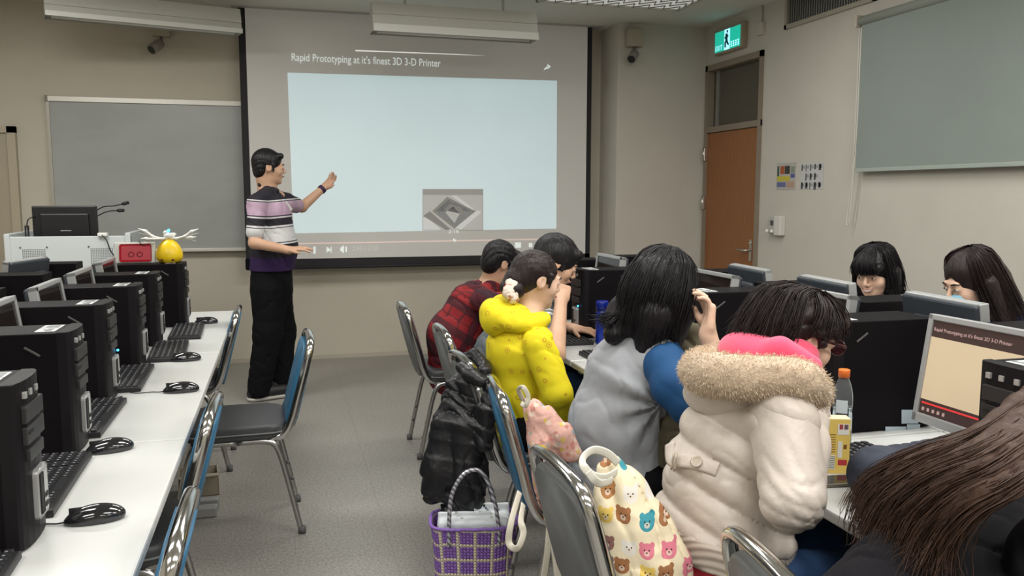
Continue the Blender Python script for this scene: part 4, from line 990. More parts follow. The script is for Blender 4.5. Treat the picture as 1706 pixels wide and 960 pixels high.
def short_hair(o, H, off, m_, vol=1.0, seed=2, crown=0, back=.07):
    sc = Sculpt(.005); e = lambda p, r, kk=.012, mode='u': sc.ell(H(*p), tuple(q*H.k for q in r), kk, H.F, mode)
    e((0, -.018, .036), (.086*vol, .101*vol, .093*vol)); e((0, -.055, -.015), (.075*vol, .055, back), .02); sc.cap(H(-.045, .068, .075), H(.045, .068, .075), .026, k=.02)
    e((0, .118, -.062), (.085, .085, .112), .01, 's')
    for x_ in (-1, 1): e((x_*.09, .01, -.055), (.032, .05, .055), .01, 's'); sc.cap(H(x_*.077, .024, .02), H(x_*.077, .026, -.025), .012, .007, .008)
    return link('hair', sc.mesh('hair', disp=wrinkle(.006, [(1, 1, .2), (0, 1, 1)], 90, seed), off=off), m_, o)
short_hair(o, H, off, m_hblk)

# ---------------------------------------------------------------- boy in grey tee resting chin on fist
o, off = person('boy in a grey tee shirt with white sleeve stripes resting his chin on his fist', (1.0, 3.82, 0))
pel = P(842, 640, 3.84); mid = P(837, 590, 3.84); che = P(872, 540, 3.84); nk = P(908, 488, 3.84)
H = Hd(P(926, 438, 3.86), (.88, -.12, -.46), (.4, 0, 1), 1.04)
sR = P(905, 528, 3.66); sL = P(898, 520, 4.02); eR = Vector((PZ(926, 592, .785).x, PZ(926, 592, .785).y, .79)); wR = P(935, 500, 3.58); eL = Vector((1.28, 4.1, .80)); wL = Vector((1.37, 3.86, .79))
sc = Sculpt(.005); add_head(sc, H, nk, .052); sc.chain([nk, che, mid, pel], [.05, .085, .09, .10], .03, (0, 1, 0), 1.2)
sc.cap(nk, sR, .04, .045).cap(nk, sL, .04, .045).chain([sR, eR, wR], [.047, .040, .027]).chain([sL, eL, wL], [.045, .036, .025])
add_hand(sc, wR, P(941, 466, 3.66)-wR, (.25, .9, .1), 1, (1.25, 1.3, 1.3, 1.3), 1.0, (.75, .3, .5), .02); add_hand(sc, wL, (.6, -.7, 0), (0, 0, -1), -1, (.2,)*4); seated_legs(sc, Vector((pel.x+.05, 3.82, .54)))
link('body', sc.mesh('body', off=off), m_skin, o); face_bits(o, H, off)
m_tee = mat('grey_tee', (.095, .11, .12), .85, bump=.12, bscale=300, fold=.3, fscale=10)
sc = Sculpt(.007); sc.cap(nk+Vector((-.01, 0, -.025)), che, .06, .12, .03, (0, 1, 0), 1.25).cap(che, mid, .12, .13, .04, (0, 1, 0), 1.15).cap(mid, pel, .13, .135, .04, (0, 1, 0), 1.15)
mR = sR.lerp(eR, .48); mL = sL.lerp(eL, .5); sc.cap(nk+Vector((-.01, -.04, -.03)), sR, .05, .06, .03).cap(nk+Vector((-.01, .04, -.03)), sL, .05, .06, .03).cap(sR, mR, .064, .062).cap(sL, mL, .062, .06)
link('tee_shirt', sc.mesh('tee_shirt', disp=wrinkle(.007, [(.6, .1, 1), (1, .3, .2)], 40, 12), off=off), m_tee, o)
ax_ = nrm(mR-sR); mb = MB()
for t_, w_ in ((.35, .009), (.6, .011)): c_ = sR.lerp(mR, t_)-off; mb.tube([c_-ax_*w_, c_+ax_*w_], .0685, 20)
mb.obj('sleeve_stripe', mat('white_stripe', (.6, .62, .62), .8), o)
sc = Sculpt(.008); seated_legs(sc, Vector((pel.x+.05, 3.82, .54)), r=(.09, .068)); sc.cap(Vector((pel.x+.05, 3.74, .53)), Vector((pel.x+.05, 3.9, .53)), .10); sc.plane_cut((0, 0, .06), (0, 0, -1)); link('jeans', sc.mesh('jeans', off=off), m_jean, o); seated_shoes(o, Vector((pel.x+.05, 3.82, .54)), off, 1, m_shoe)
short_hair(o, H, off, m_hblk, 1.08, 4, back=.085)

# ---------------------------------------------------------------- girl in yellow hoodie
o, off = person('girl in a bright yellow printed hoodie with her hair tied in a scrunchie', (.92, 3.08, 0))
pel = P(866, 708, 3.12); mid = P(862, 645, 3.10); che = P(866, 578, 3.08); nk = P(880, 522, 3.08)
H = Hd(P(893, 466, 3.08), (.96, .12, -.24), (.18, 0, 1), .95)
sR = P(898, 572, 2.93); sL = P(880, 562, 3.24); eR = P(928, 655, 2.88); wR = P(946, 712, 2.98); eL = P(900, 640, 3.3); wL = P(925, 700, 3.26)
sc = Sculpt(.005); add_head(sc, H, nk, .046); sc.chain([nk, che, mid, pel], [.048, .085, .085, .10], .03, (0, 1, 0), 1.2)
sc.cap(nk, sR, .038, .04).cap(nk, sL, .038, .04).chain([sR, eR, wR], [.04, .034, .023]).chain([sL, eL, wL], [.04, .034, .023])
add_hand(sc, wR, (.8, .5, -.2), (0, 0, -1), 1, (.25,)*4, .92); add_hand(sc, wL, (.95, -.2, -.05), (0, 0, -1), -1, (.25,)*4, .92); seated_legs(sc, Vector((pel.x+.04, 3.1, .54)))
link('body', sc.mesh('body', off=off), m_skinl, o); face_bits(o, H, off)
m_yel = mat('yellow_print', (.85, .68, .02), .8, bump=.08, bscale=300, fold=.4, fscale=9); g = NG(m_yel); v, x, y, z = g.coord('Object')
vo = g.node('ShaderNodeTexVoronoi'); vo.inputs['Scale'].default_value = 21; vo.inputs['Randomness'].default_value = .75; g.put(vo.inputs['Vector'], v)
d_ = vo.outputs['Distance']; nz = g.node('ShaderNodeTexNoise'); nz.inputs['Scale'].default_value = 70; g.put(nz.inputs['Vector'], v)
ring = g.band(d_, .17, .235); core = g.math('LESS_THAN', d_, .09); msk = g.math('MULTIPLY', g.math('MAXIMUM', ring, core), g.math('GREATER_THAN', nz.outputs['Fac'], .38))
g.base(g.mix(g.math('MULTIPLY', msk, .75), (.80, .66, .012), (.55, .24, .02)))
sc = Sculpt(.006); sc.cap(nk+Vector((-.01, 0, -.03)), che, .065, .12, .03, (0, 1, 0), 1.2).cap(che, mid, .122, .118, .04, (0, 1, 0), 1.15).cap(mid, pel, .118, .125, .03, (0, 1, 0), 1.15)
sc.cap(nk+Vector((-.0, -.04, -.04)), sR, .05, .06, .03).cap(nk+Vector((-.0, .04, -.04)), sL, .05, .06, .03).chain([sR, eR, wR], [.064, .058, .04]).chain([sL, eL, wL], [.062, .055, .04])
sc.cap(pel+Vector((0, 0, -.01)), pel+Vector((0, 0, -.03)), .12, .118, .01, (0, 1, 0), 1.15); sc.plane_cut(pel+Vector((0, 0, -.07)), (0, 0, -1))
sc.ell(nk+Vector((.035, 0, .06)), (.06, .062, .05), .008, mode='s')
hoodie = link('hoodie', sc.mesh('hoodie', disp=wrinkle(.009, [(.7, .2, 1), (1, .5, .2)], 38, 21), off=off), m_yel, o)
sc = Sculpt(.006)   # folded hood
hp = [P(905, 532, 2.98), P(880, 540, 2.96), P(845, 536, 2.98), P(822, 520, 3.04), P(822, 512, 3.12), P(850, 500, 3.2), P(880, 508, 3.22)]
sc.chain(smooth_path(hp, 2), .030, .02); sc.ell(P(848, 526, 3.06), (.085, .10, .055), .03); sc.ell(P(822, 530, 3.06), (.052, .07, .07), .03)
sc.ell(P(886, 498, 3.10), (.075, .07, .05), .02, mode='s')
link('hood', sc.mesh('hood', disp=wrinkle(.005, [(.5, 1, .3)], 50, 22), off=off), m_yel, hoodie)
sc = Sculpt(.008); seated_legs(sc, Vector((pel.x+.04, 3.1, .54)), r=(.088, .062)); sc.cap(Vector((pel.x+.03, 3.03, .54)), Vector((pel.x+.03, 3.17, .54)), .11); sc.plane_cut((0, 0, .06), (0, 0, -1)); link('trousers', sc.mesh('trousers', off=off), m_blkc, o); seated_shoes(o, Vector((pel.x+.04, 3.1, .54)), off, 1, m_shoe)
sc = Sculpt(.005); e = lambda p, r, kk=.012, mode='u': sc.ell(H(*p), tuple(q*H.k for q in r), kk, H.F, mode)
e((0, -.018, .033), (.082, .099, .087)); e((0, -.06, -.015), (.07, .055, .06), .02); sc.cap(H(0, -.095, -.03), H(0, -.115, -.055), .045, .03, .02)
e((0, .115, -.055), (.09, .085, .115), .01, 's')
for x_ in (-1, 1): e((x_*.09, .01, -.05), (.03, .05, .05), .01, 's'); sc.cap(H(x_*.076, .03, .03), H(x_*.074, .03, -.02), .011, .005, .008)
link('hair', sc.mesh('hair', disp=wrinkle(.003, [(.2, 1, .2), (0, .4, 1)], 160, 6), off=off), m_hdkb, o)
m_scn = mat('scrunchie', (.72, .6, .5), .8, bump=.2, bscale=60); g = NG(m_scn); v, *_ = g.coord('Object'); n = g.node('ShaderNodeTexNoise'); n.inputs['Scale'].default_value = 38; g.put(n.inputs['Vector'], v); g.base(g.mix(g.math('GREATER_THAN', n.outputs['Fac'], .58), (.72, .62, .52), (.5, .14, .08)))
sc = Sculpt(.004); cc = P(851, 486, 3.02); R_ = random.Random(4)
for i in range(22):
    q = Vector((R_.gauss(0, 1), R_.gauss(0, 1), R_.gauss(0, 1))).normalized(); q = cc+Vector((q.x*.020, q.y*.026, q.z*.032)); sc.ell(q, (.018, .016, .019), .009)
link('scrunchie', sc.mesh('scrunchie', disp=wrinkle(.004, [(1, 0, 0), (0, 1, 1)], 220, 3), off=off), m_scn, o)
sc = Sculpt(.005); sc.ell(cc+Vector((.02, 0, .005)), (.035, .032, .035)); link('hair_bun', sc.mesh('hair_bun', off=off), m_hdkb, o)
# ---------------------------------------------------------------- woman in grey top with blue sleeves
o, off = person('woman with black bob hair in a grey top with blue sleeves, hand at her face', (1.0, 2.42, 0))
pel = P(1036, 800, 2.46); mid = P(1026, 705, 2.46); che = P(1052, 620, 2.44); nk = P(1078, 556, 2.42)
H = Hd(P(1104, 488, 2.40), (.86, .40, -.32), (.25, 0, 1), 1.0)
sR = P(1112, 612, 2.27); sL = P(1050, 585, 2.62); eR = Vector((1.27, 2.17, .80)); wR = P(1179, 556, 2.25); eL = Vector((1.25, 2.75, .80)); wL = Vector((1.38, 2.6, .79))
sc = Sculpt(.005); add_head(sc, H, nk, .046); sc.chain([nk, che, mid, pel], [.048, .09, .10, .11], .03, (0, 1, 0), 1.2)
sc.cap(nk, sR, .038, .042).cap(nk, sL, .038, .042).chain([sR, eR, wR], [.042, .036, .026]).chain([sL, eL, wL], [.04, .034, .023])
add_hand(sc, wR, P(1183, 505, 2.27)-wR, (-.85, .2, .1), -1, (.62, .5, .55, .6), .98, (.8, .2, .55), .06); add_hand(sc, wL, (.9, -.3, 0), (0, 0, -1), -1, (.2,)*4, .92); seated_legs(sc, Vector((pel.x+.04, 2.44, .54)))
link('body', sc.mesh('body', off=off), m_skinl, o); face_bits(o, H, off)
m_gt = mat('grey_jersey', (.33, .345, .365), .85, bump=.10, bscale=500, var=.07, vscale=18, fold=.4, fscale=7)
m_bs = mat('blue_jersey', (.004, .055, .16), .8, bump=.10, bscale=300, fold=.4, fscale=8)
sc = Sculpt(.006); sc.cap(nk+Vector((-.015, 0, -.025)), che, .065, .13, .03, (0, 1, 0), 1.3).cap(che, mid, .132, .142, .04, (0, 1, 0), 1.15).cap(mid, pel, .142, .165, .04, (0, 1, 0), 1.1).cap(pel, pel+Vector((0, 0, -.08)), .165, .17, .04, (0, 1, 0), 1.1)
sc.cap(nk+Vector((-.0, -.05, -.03)), sR, .055, .064, .03).cap(nk+Vector((-.0, .05, -.03)), sL, .055, .062, .03)
sc.ell(nk+Vector((.03, 0, .06)), (.062, .066, .055), .006, mode='s'); sc.plane_cut(pel+Vector((0, 0, -.16)), (0, 0, -1))
def fold5(Q, fn=wrinkle(.0045, [(.4, 0, 1), (1, .3, .1)], 50, 31)):
    c0 = V3(P(1086, 672, 2.3)); d = np.linalg.norm(Q-c0, axis=1); a = np.arctan2(Q[:, 2]-c0[2], Q[:, 0]-c0[0]-.02)
    return fn(Q)+.010*np.exp(-(d/.13)**2)*np.sin(a*9)
top = link('grey_top', sc.mesh('grey_top', disp=fold5, off=off), m_gt, o)
sc = Sculpt(.006); sc.chain([P(1112, 588, 2.33), P(1110, 610, 2.27), P(1126, 645, 2.2), P(1150, 674, 2.16), eR, eR.lerp(wR, .25)], [.048, .066, .069, .062, .054, .048], .02); link('sleeve', sc.mesh('sleeve', disp=wrinkle(.006, [(1, .3, 1), (1, 0, -.4)], 55, 33), off=off), m_bs, o)
sc = Sculpt(.006); sc.chain([sL+Vector((.01, .01, -.01)), eL, wL-Vector((.03, 0, 0))], [.064, .052, .04], .02); link('sleeve', sc.mesh('sleeve', off=off), m_bs, o)
sc = Sculpt(.008); seated_legs(sc, Vector((pel.x+.04, 2.44, .54)), r=(.09, .064)); sc.cap(Vector((pel.x+.03, 2.37, .54)), Vector((pel.x+.03, 2.52, .54)), .11); sc.plane_cut((0, 0, .06), (0, 0, -1)); link('trousers', sc.mesh('trousers', off=off), m_blkc, o); seated_shoes(o, Vector((pel.x+.04, 2.44, .54)), off, 1, m_shoe)
sc = Sculpt(.005); e = lambda p, r, kk=.012, mode='u': sc.ell(H(*p), tuple(q*H.k for q in r), kk, H.F, mode)
e((0, -.02, .036), (.105, .112, .105)); e((0, -.04, -.05), (.104, .088, .12), .03); sc.cap(H(-.07, -.06, -.10), H(-.05, -.10, -.17), .06, .035, .03)
sc.cap(H(.075, .02, -.05), H(.07, .03, -.17), .045, .03, .03); sc.cap(H(.05, -.06, -.08), H(.045, -.05, -.18), .055, .035, .03); sc.cap(H(-.08, .02, -.05), H(-.08, .04, -.13), .04, .02, .03)
e((0, .135, -.05), (.062, .085, .12), .01, 's')
link('hair', sc.mesh('hair', disp=wrinkle(.003, [(1, .4, .03), (.2, 1, .03)], 190, 7), off=off), m_hblk, o)
def bob(x0, y0, x1, y1, z1, w): return [H(x0*.2, -.02+y0*.2, .138), H(x0*.75, y0*.75, .10), H(x0, y0, .0), H((x0+x1)/2, (y0+y1)/2, -.09), H(x1, y1, z1)]
gl = []
for a in np.linspace(-.2, 3.5, 9):
    x0 = .112*math.cos(a); y0 = -.02-.115*math.sin(a); gl.append(bob(x0, y0, x0*.85, y0*.9+.01, -.175-.02*math.sin(a*3), 0))
strands('hair_strands', gl, 2200, m_hblk, o, off, .0015, .006, 14, 5, endj=.012)
strands('hair_flick', [[H(-.08, -.09, -.08), H(-.09, -.13, -.13), H(-.10, -.17, -.145)], [H(-.04, -.10, -.09), H(-.04, -.14, -.14), H(-.03, -.17, -.165)]], 160, m_hblk, o, off, .0014, .008, 10, 6, endj=.012)

# ---------------------------------------------------------------- woman in the cream coat with fur collar
o, off = person('woman with short dark hair and glasses in a cream padded coat with fur trim', (1.0, 1.74, 0))
pel = P(1205, 868, 1.78); mid = P(1208, 775, 1.77); che = P(1250, 700, 1.76); nk = P(1292, 612, 1.78)
H = Hd(P(1326, 561, 1.80), (.95, .06, -.30), (.26, 0, 1), .97)
sR = P(1304, 698, 1.60); sL = P(1235, 660, 1.98); eR = P(1320, 832, 1.50); wR = P(1348, 668, 1.74); eL = P(1290, 790, 2.0); wL = P(1335, 660, 1.93)
sc = Sculpt(.005); add_head(sc, H, nk, .046); sc.chain([nk, che, mid, pel], [.048, .085, .095, .11], .03, (0, 1, 0), 1.2)
sc.cap(nk, sR, .038, .042).cap(nk, sL, .038, .042).chain([sR, eR, wR], [.04, .034, .024]).chain([sL, eL, wL], [.04, .034, .023])
add_hand(sc, wR, P(1372, 628, 1.77)-wR, (-.5, .7, .1), -1, (1.1, 1.2, 1.2, 1.2), .9, (.8, .3, .4), .02); add_hand(sc, wL, (.1, -.3, .9), (.6, -.6, .1), -1, (1.1,)*4, .88); seated_legs(sc, Vector((1.04, 1.74, .54)))
link('body', sc.mesh('body', off=off), m_skinl, o); face_bits(o, H, off)
m_coat = mat('cream_coat', (.60, .53, .465), .40, bump=.12, bscale=90, var=.04, vscale=9, spec=.5, fold=.22, fscale=9)
sc = Sculpt(.006); sc.cap(nk+Vector((-.03, 0, -.05)), che, .10, .125, .03, (0, 1, 0), 1.3).cap(che, mid, .13, .125, .04, (0, 1, 0), 1.15).cap(mid, pel, .122, .162, .03, (0, 1, 0), 1.2)
sc.cap(nk+Vector((-.01, -.05, -.07)), sR, .065, .074, .03).cap(nk+Vector((-.01, .05, -.07)), sL, .065, .074, .03)
lean = nrm(che-pel); hem = pel+lean*.018; sc.plane_cut(hem-lean*.02, -lean-Vector((0, 0, .5)))
def puff(Q, ax=V3(nrm(che-mid)), c0=V3(mid), fn=wrinkle(.005, [(.3, .5, 1), (1, .3, .3)], 55, 41)):
    s_ = (Q-c0)@ax; q = .010-.018*np.abs(np.sin((s_-.012)*math.pi/.075))**.55
    belt = np.exp(-((s_+.005)/.022)**2)*.006
    return q*(np.abs(s_-.03) > .0)+fn(Q)*.7+belt
coat = link('coat', sc.mesh('coat', disp=puff, off=off), m_coat, o)
sc = Sculpt(.006); sc.chain([sR, eR, eR.lerp(wR, .5), wR], [.076, .066, .06, .05], .02)
link('coat_sleeve', sc.mesh('coat_sleeve', disp=wrinkle(.005, [(.2, 0, 1), (1, .3, .6)], 75, 43), off=off), m_coat, coat)
sc = Sculpt(.006); sc.chain([sL, eL, wL], [.074, .062, .05], .02); link('coat_sleeve', sc.mesh('coat_sleeve', disp=wrinkle(.008, [(.2, 0, 1)], 48, 44), off=off), m_coat, coat)
# ribbed hem
m_rib = mat('coat_rib', (.55, .48, .41), .7); g = NG(m_rib); v, x, y, z = g.coord('Object'); wv = g.node('ShaderNodeTexWave'); wv.inputs['Scale'].default_value = 32; wv.bands_direction = 'DIAGONAL'; g.put(wv.inputs['Vector'], v); bp = g.node('ShaderNodeBump'); bp.inputs['Strength'].default_value = .6; bp.inputs['Distance'].default_value = .004; g.put(bp.inputs['Height'], wv.outputs['Fac']); g.put(g.b.inputs['Normal'], bp.outputs[0])
sc = Sculpt(.006); hc = hem-lean*.045+Vector((.0, 0, -.005)); sc.cap(hc+lean*.01, hc-lean*.02, .166, .162, .01, (0, 1, 0), 1.2); sc.plane_cut(hc-lean*.035, -lean-Vector((0, 0, .5))); sc.plane_cut(hc+lean*.035, lean+Vector((0, 0, .5)))
link('ribbed_hem', sc.mesh('ribbed_hem', off=off), m_rib, coat)
sc = Sculpt(.006); sc.cap(hc-lean*.03, hc-lean*.05, .157, .152, .01, (0, 1, 0), 1.2); sc.plane_cut(hc-lean*.062, -lean-Vector((0, 0, .5))); link('red_shirt_hem', sc.mesh('red_shirt_hem', off=off), mat('red_knit', (.5, .03, .05), .8), o)
# belt strap with buckles on the back
def onback(px, py, Yg, extra=.0):
    """walk along the view ray to the coat surface near Yg"""
    return P(px, py, Yg)
bmk = mat('buckle_cream', (.5, .43, .35), .35, metal=.3)
dg = bpy.context.evaluated_depsgraph_get(); dg.update()
def hit(ob, px, py):
    d = ray(px, py).normalized(); M_ = ob.matrix_world
    org = Vector((0, 0, CAM_H))-off
    ok, loc_, nn, _ = ob.ray_cast(org, d)
    return (loc_, nn) if ok else (None, None)
bpts = [hit(coat, a, b) for a, b in ((1119, 742), (1122, 765), (1140, 768), (1160, 772), (1180, 778), (1196, 784))]
bp_ = [q[0]+q[1]*.006 for q in bpts if q[0] is not None]
if len(bp_) > 2:
    MB().tube(smooth_path(bp_, 5), .017, 10, side=bpts[2][1], sx=.22).obj('belt_strap', m_coat, coat)
    for (a, b, nm) in ((1163, 773, 'button'), (1133, 770, 'buckle')):
        l_, nn = hit(coat, a, b)
        if l_ is None: continue
        q = nn.to_track_quat('Z', 'Y').to_matrix().to_4x4(); M_ = Matrix.Translation(l_+nn*.011) @ q
        if nm == 'button':
            MB().lathe([(.013, 0), (.014, .004), (.010, .006), (.009, .004)], 18, M_).obj('belt_button', bmk, coat)
        else:
            mb = MB()
            for z_ in (-.006, .006): mb.tube([Vector((z_-.003, -.02, .004)), Vector((z_+.003, -.01, .007)), Vector((z_-.003, 0, .004)), Vector((z_+.003, .01, .007)), Vector((z_-.003, .02, .004))], .0028, 6, M=M_)
            mb.obj('belt_buckle', bmk, coat)
# hood pouch, pink hood, fur trim
sc = Sculpt(.006); sc.ell(P(1225, 640, 1.78), (.125, .145, .05), .03, (nrm((.9, 0, .35)), (0, 1, 0), nrm((-.35, 0, .9)))); sc.ell(P(1188, 646, 1.74), (.055, .10, .045), .03)
link('coat_hood', sc.mesh('coat_hood', disp=wrinkle(.006, [(.4, 1, .3)], 45, 46), off=off), m_coat, coat)
m_pink = mat('pink_fleece', (.78, .075, .16), .9, bump=.12, bscale=250, sheen=.3)
sc = Sculpt(.006); sc.ell(P(1288, 592, 1.78), (.105, .112, .062), .02, (nrm((.9, 0, .1)), (0, 1, 0), nrm((-.1, 0, .9)))); sc.ell(P(1244, 588, 1.78), (.055, .10, .05), .03); sc.cap(P(1300, 585, 1.68), P(1352, 610, 1.64), .035, .024, .03)
sc.ell(P(1325, 560, 1.80), (.085, .08, .05), .012, mode='s')
link('pink_hood', sc.mesh('pink_hood', disp=wrinkle(.006, [(.6, .6, .6)], 50, 47), off=off), m_pink, o)
m_fur = mat('fur_beige', (.55, .43, .31), .8, bump=.4, bscale=160, var=.15, vscale=30, sheen=.3)
fp = [P(1368, 662, 1.60), P(1342, 634, 1.57), P(1290, 628, 1.60), P(1230, 628, 1.62), P(1182, 622, 1.68), P(1166, 614, 1.80), P(1195, 602, 1.94), P(1255, 590, 2.00)]
fr_ = [.024, .036, .040, .042, .043, .043, .040, .03]
sc = Sculpt(.006); sp = smooth_path(fp, 3); rr = list(np.interp(np.linspace(0, 7, len(sp)), range(8), fr_)); sc.chain(sp, rr, .02)
fme = sc.mesh('fur_trim', disp=wrinkle(.006, [(1, 0, .3), (0, 1, .5)], 120, 48), off=off); fur = link('fur_trim', fme, m_fur, coat)
def fuzz(name, me, n, L, r, m_, parent, seed, droop=.3):
    rg = np.random.default_rng(seed); nv = len(me.vertices); co = np.empty(nv*3); me.vertices.foreach_get('co', co); co = co.reshape(-1, 3)
    no = np.empty(nv*3); me.vertices.foreach_get('normal', no); no = no.reshape(-1, 3); idx = rg.integers(0, nv, n)
    Vv = []; Ff = []; lay = np.array([.25, -.35, -.25])
    for q, i in enumerate(idx):
        b = co[i]+rg.normal(0, .003, 3); d = no[i]+lay+rg.normal(0, .35, 3); d /= np.linalg.norm(d); ln = L*rg.uniform(.6, 1.3)
        t1 = b+d*ln*.5; t2 = t1+(d+np.array([0, 0, -droop]))*ln*.5; a = np.cross(d, rg.normal(0, 1, 3)); a /= np.linalg.norm(a)+1e-9; k_ = len(Vv)
        Vv += [b-a*r, b+a*r, t1+a*r*.7, t1-a*r*.7, t2]; Ff += [(k_, k_+1, k_+2, k_+3), (k_+3, k_+2, k_+4)]
    m2 = bpy.data.meshes.new(name); m2.from_pydata([tuple(v_) for v_ in Vv], [], Ff); return tag(link(name, m2, m_, parent), kind='stuff')
fuzz('fur_hairs', fme, 22000, .007, .0007, mat('fur_tip', (.60, .48, .35), .8), fur, 5)
sc = Sculpt(.008); seated_legs(sc, Vector((1.04, 1.74, .54)), r=(.088, .07)); sc.cap(Vector((1.02, 1.70, .53)), Vector((1.02, 1.80, .53)), .115); sc.plane_cut((0, 0, .06), (0, 0, -1)); link('jeans', sc.mesh('jeans', disp=wrinkle(.006, [(1, .3, .6)], 40, 49), off=off), m_jean, o); seated_shoes(o, Vector((1.02, 1.70, .55)), off, 1, m_shoe)
sc = Sculpt(.005); e = lambda p, r, kk=.012, mode='u': sc.ell(H(*p), tuple(q*H.k for q in r), kk, H.F, mode)
e((0, -.025, .034), (.090, .112, .092)); e((0, -.085, -.01), (.082, .06, .065), .03); sc.cap(H(-.05, .07, .065), H(.05, .07, .065), .03, k=.02); sc.cap(H(.08, .0, .02), H(.080, .02, .0), .022, .012, .012); sc.cap(H(-.08, .0, .02), H(-.078, .03, -.045), .022, .012, .012)
e((0, .122, -.06), (.08, .078, .105), .01, 's'); e((.092, -.008, -.01), (.02, .016, .024), .006, 's')
link('hair', sc.mesh('hair', disp=wrinkle(.006, [(1, 1, .2), (0, 1, 1)], 85, 9), off=off), m_hdkb, o)
gl = []
for a in np.linspace(.35, 2.8, 8):
    x0 = .094*math.cos(a); y0 = -.03-.125*math.sin(a); gl.append([H(x0*.3, .02+y0*.1, .126), H(x0*.75, y0*.75, .105), H(x0*1.0, y0, .035), H(x0*1.02, y0*1.04, -.015), H(x0*.92, y0*1.0-.01, -.045)])
strands('hair_strands', gl, 900, m_hdkb, o, off, .0013, .006, 12, 15, endj=.012)
strands('fringe', [[H(x_, .0, .125), H(x_*1.1, .06, .105), H(x_*1.2, .092, .06), H(x_*1.3, .098, .03)] for x_ in (-.05, -.02, .02, .05)]+[[H(.06, .03, .1), H(.086, .045, .06), H(.091, .04, .03), H(.088, .035, .008)], [H(.04, .01, .12), H(.085, .01, .08), H(.096, .005, .04), H(.094, .0, .018)], [H(.04, -.02, .12), H(.085, -.03, .08), H(.098, -.04, .04), H(.094, -.045, .0)]], 620, m_hdkb, o, off, .0015, .005, 10, 16, endj=.006)
# glasses
m_gls = mat('glasses_frame', (.05, .008, .012), .25); mb = MB()
for x_ in (-.034, .034):
    pts = [H(x_+.024*math.cos(a)*(1.0), .108, .004+.018*math.sin(a))-off for a in np.linspace(0, 2*math.pi, 18)[:-1]]; mb.tube(pts, .0028, 6, closed=True)
mb.tube([H(-.01, .110, .006)-off, H(.01, .110, .006)-off], .0026, 6)
for x_ in (-1, 1): mb.tube([H(x_*.058, .108, .008)-off, H(x_*.078, .09, .010)-off, H(x_*.084, .0, .008)-off], [.005, .0045, .002], 6)
gz = mb.obj('glasses', m_gls, o); mb = MB()
for x_ in (-.034, .034):
    pts = [H(x_+.024*math.cos(a), .108, .004+.018*math.sin(a))-off for a in np.linspace(0, 2*math.pi, 18)[:-1]]; mb.bm.faces.new([mb.bm.verts.new(p) for p in pts])
mb.obj('lens', mat('lens_rose', (.45, .12, .2), .05, trans=.85), gz)

# ---------------------------------------------------------------- girl in the dark coat with long brown hair (bottom right)
o, off = person('girl in a dark coat with long brown hair, leaning on the desk at bottom right', (1.05, 1.12, 0))
pel = P(1500, 1090, 1.16); mid = P(1540, 1015, 1.19); che = P(1655, 950, 1.24); nk = P(1775, 815, 1.28)
H = Hd(P(1835, 705, 1.30), (.90, .25, -.35), (.3, 0, 1), .96)
sR = P(1760, 930, 1.05); sL = P(1585, 850, 1.42); eL = P(1462, 792, 1.60); wL = P(1600, 752, 1.78); eR = Vector((1.42, .98, .80)); wR = Vector((1.52, 1.15, .80))
sc = Sculpt(.006); add_head(sc, H, nk, .046); sc.chain([nk, che, mid, pel], [.048, .085, .09, .11], .03, (0, 1, 0), 1.2)
sc.cap(nk, sR, .038, .042).cap(nk, sL, .038, .042).chain([sR, eR, wR], [.04, .034, .023]).chain([sL, eL, wL], [.04, .034, .023])
add_hand(sc, wL, (.9, -.3, 0), (0, 0, -1), -1, (.2,)*4, .92); add_hand(sc, wR, (.9, .3, 0), (0, 0, -1), 1, (.2,)*4, .92); seated_legs(sc, Vector((1.08, 1.1, .55)))
link('body', sc.mesh('body', off=off), m_skinl, o); face_bits(o, H, off)
m_dc = mat('dark_coat', (.009, .0085, .011), .9, spec=.2, bump=.2, bscale=350, fold=.5, fscale=7); m_dsl = mat('slate_sleeve', (.035, .042, .062), .85, bump=.2, bscale=350, fold=.6, fscale=12)
sc = Sculpt(.006); sc.cap(nk+Vector((-.03, 0, -.05)), che, .08, .125, .03, (0, 1, 0), 1.3).cap(che, mid, .132, .135, .04, (0, 1, 0), 1.15).cap(mid, pel, .135, .155, .04, (0, 1, 0), 1.15).cap(pel, pel+Vector((0, 0, -.1)), .155, .15, .04, (0, 1, 0), 1.1)
sc.cap(nk+Vector((-.02, -.05, -.06)), sR, .06, .07, .03).cap(nk+Vector((-.02, .05, -.06)), sL, .06, .07, .03); sc.chain([sR, eR, wR], [.07, .06, .045], .02)
link('coat', sc.mesh('coat', disp=wrinkle(.008, [(.7, .2, 1), (1, .8, .2)], 32, 51), off=off), m_dc, o)
sc = Sculpt(.006); sc.chain([sL, eL, wL], [.068, .064, .046], .02); sc.plane_cut((0, 0, DZ+.004), (0, 0, -1), .003); link('coat_sleeve', sc.mesh('coat_sleeve', disp=wrinkle(.012, [(.7, .2, 1), (1, .8, .2)], 60, 52), off=off), m_dsl, o)
sc = Sculpt(.008); seated_legs(sc, Vector((1.08, 1.1, .55)), r=(.09, .064)); sc.cap(Vector((1.05, 1.03, .54)), Vector((1.05, 1.17, .54)), .11); sc.plane_cut((0, 0, .06), (0, 0, -1)); link('trousers', sc.mesh('trousers', off=off), m_blkc, o); seated_shoes(o, Vector((1.08, 1.1, .55)), off, 1, m_shoe)
sc = Sculpt(.006); e = lambda p, r, kk=.012, mode='u': sc.ell(H(*p), tuple(q*H.k for q in r), kk, H.F, mode)
e((0, -.025, .034), (.09, .108, .092)); e((0, -.07, -.05), (.085, .07, .09), .03); e((0, .122, -.06), (.075, .078, .112), .01, 's'); link('hair', sc.mesh('hair', off=off), m_hbrn, o)
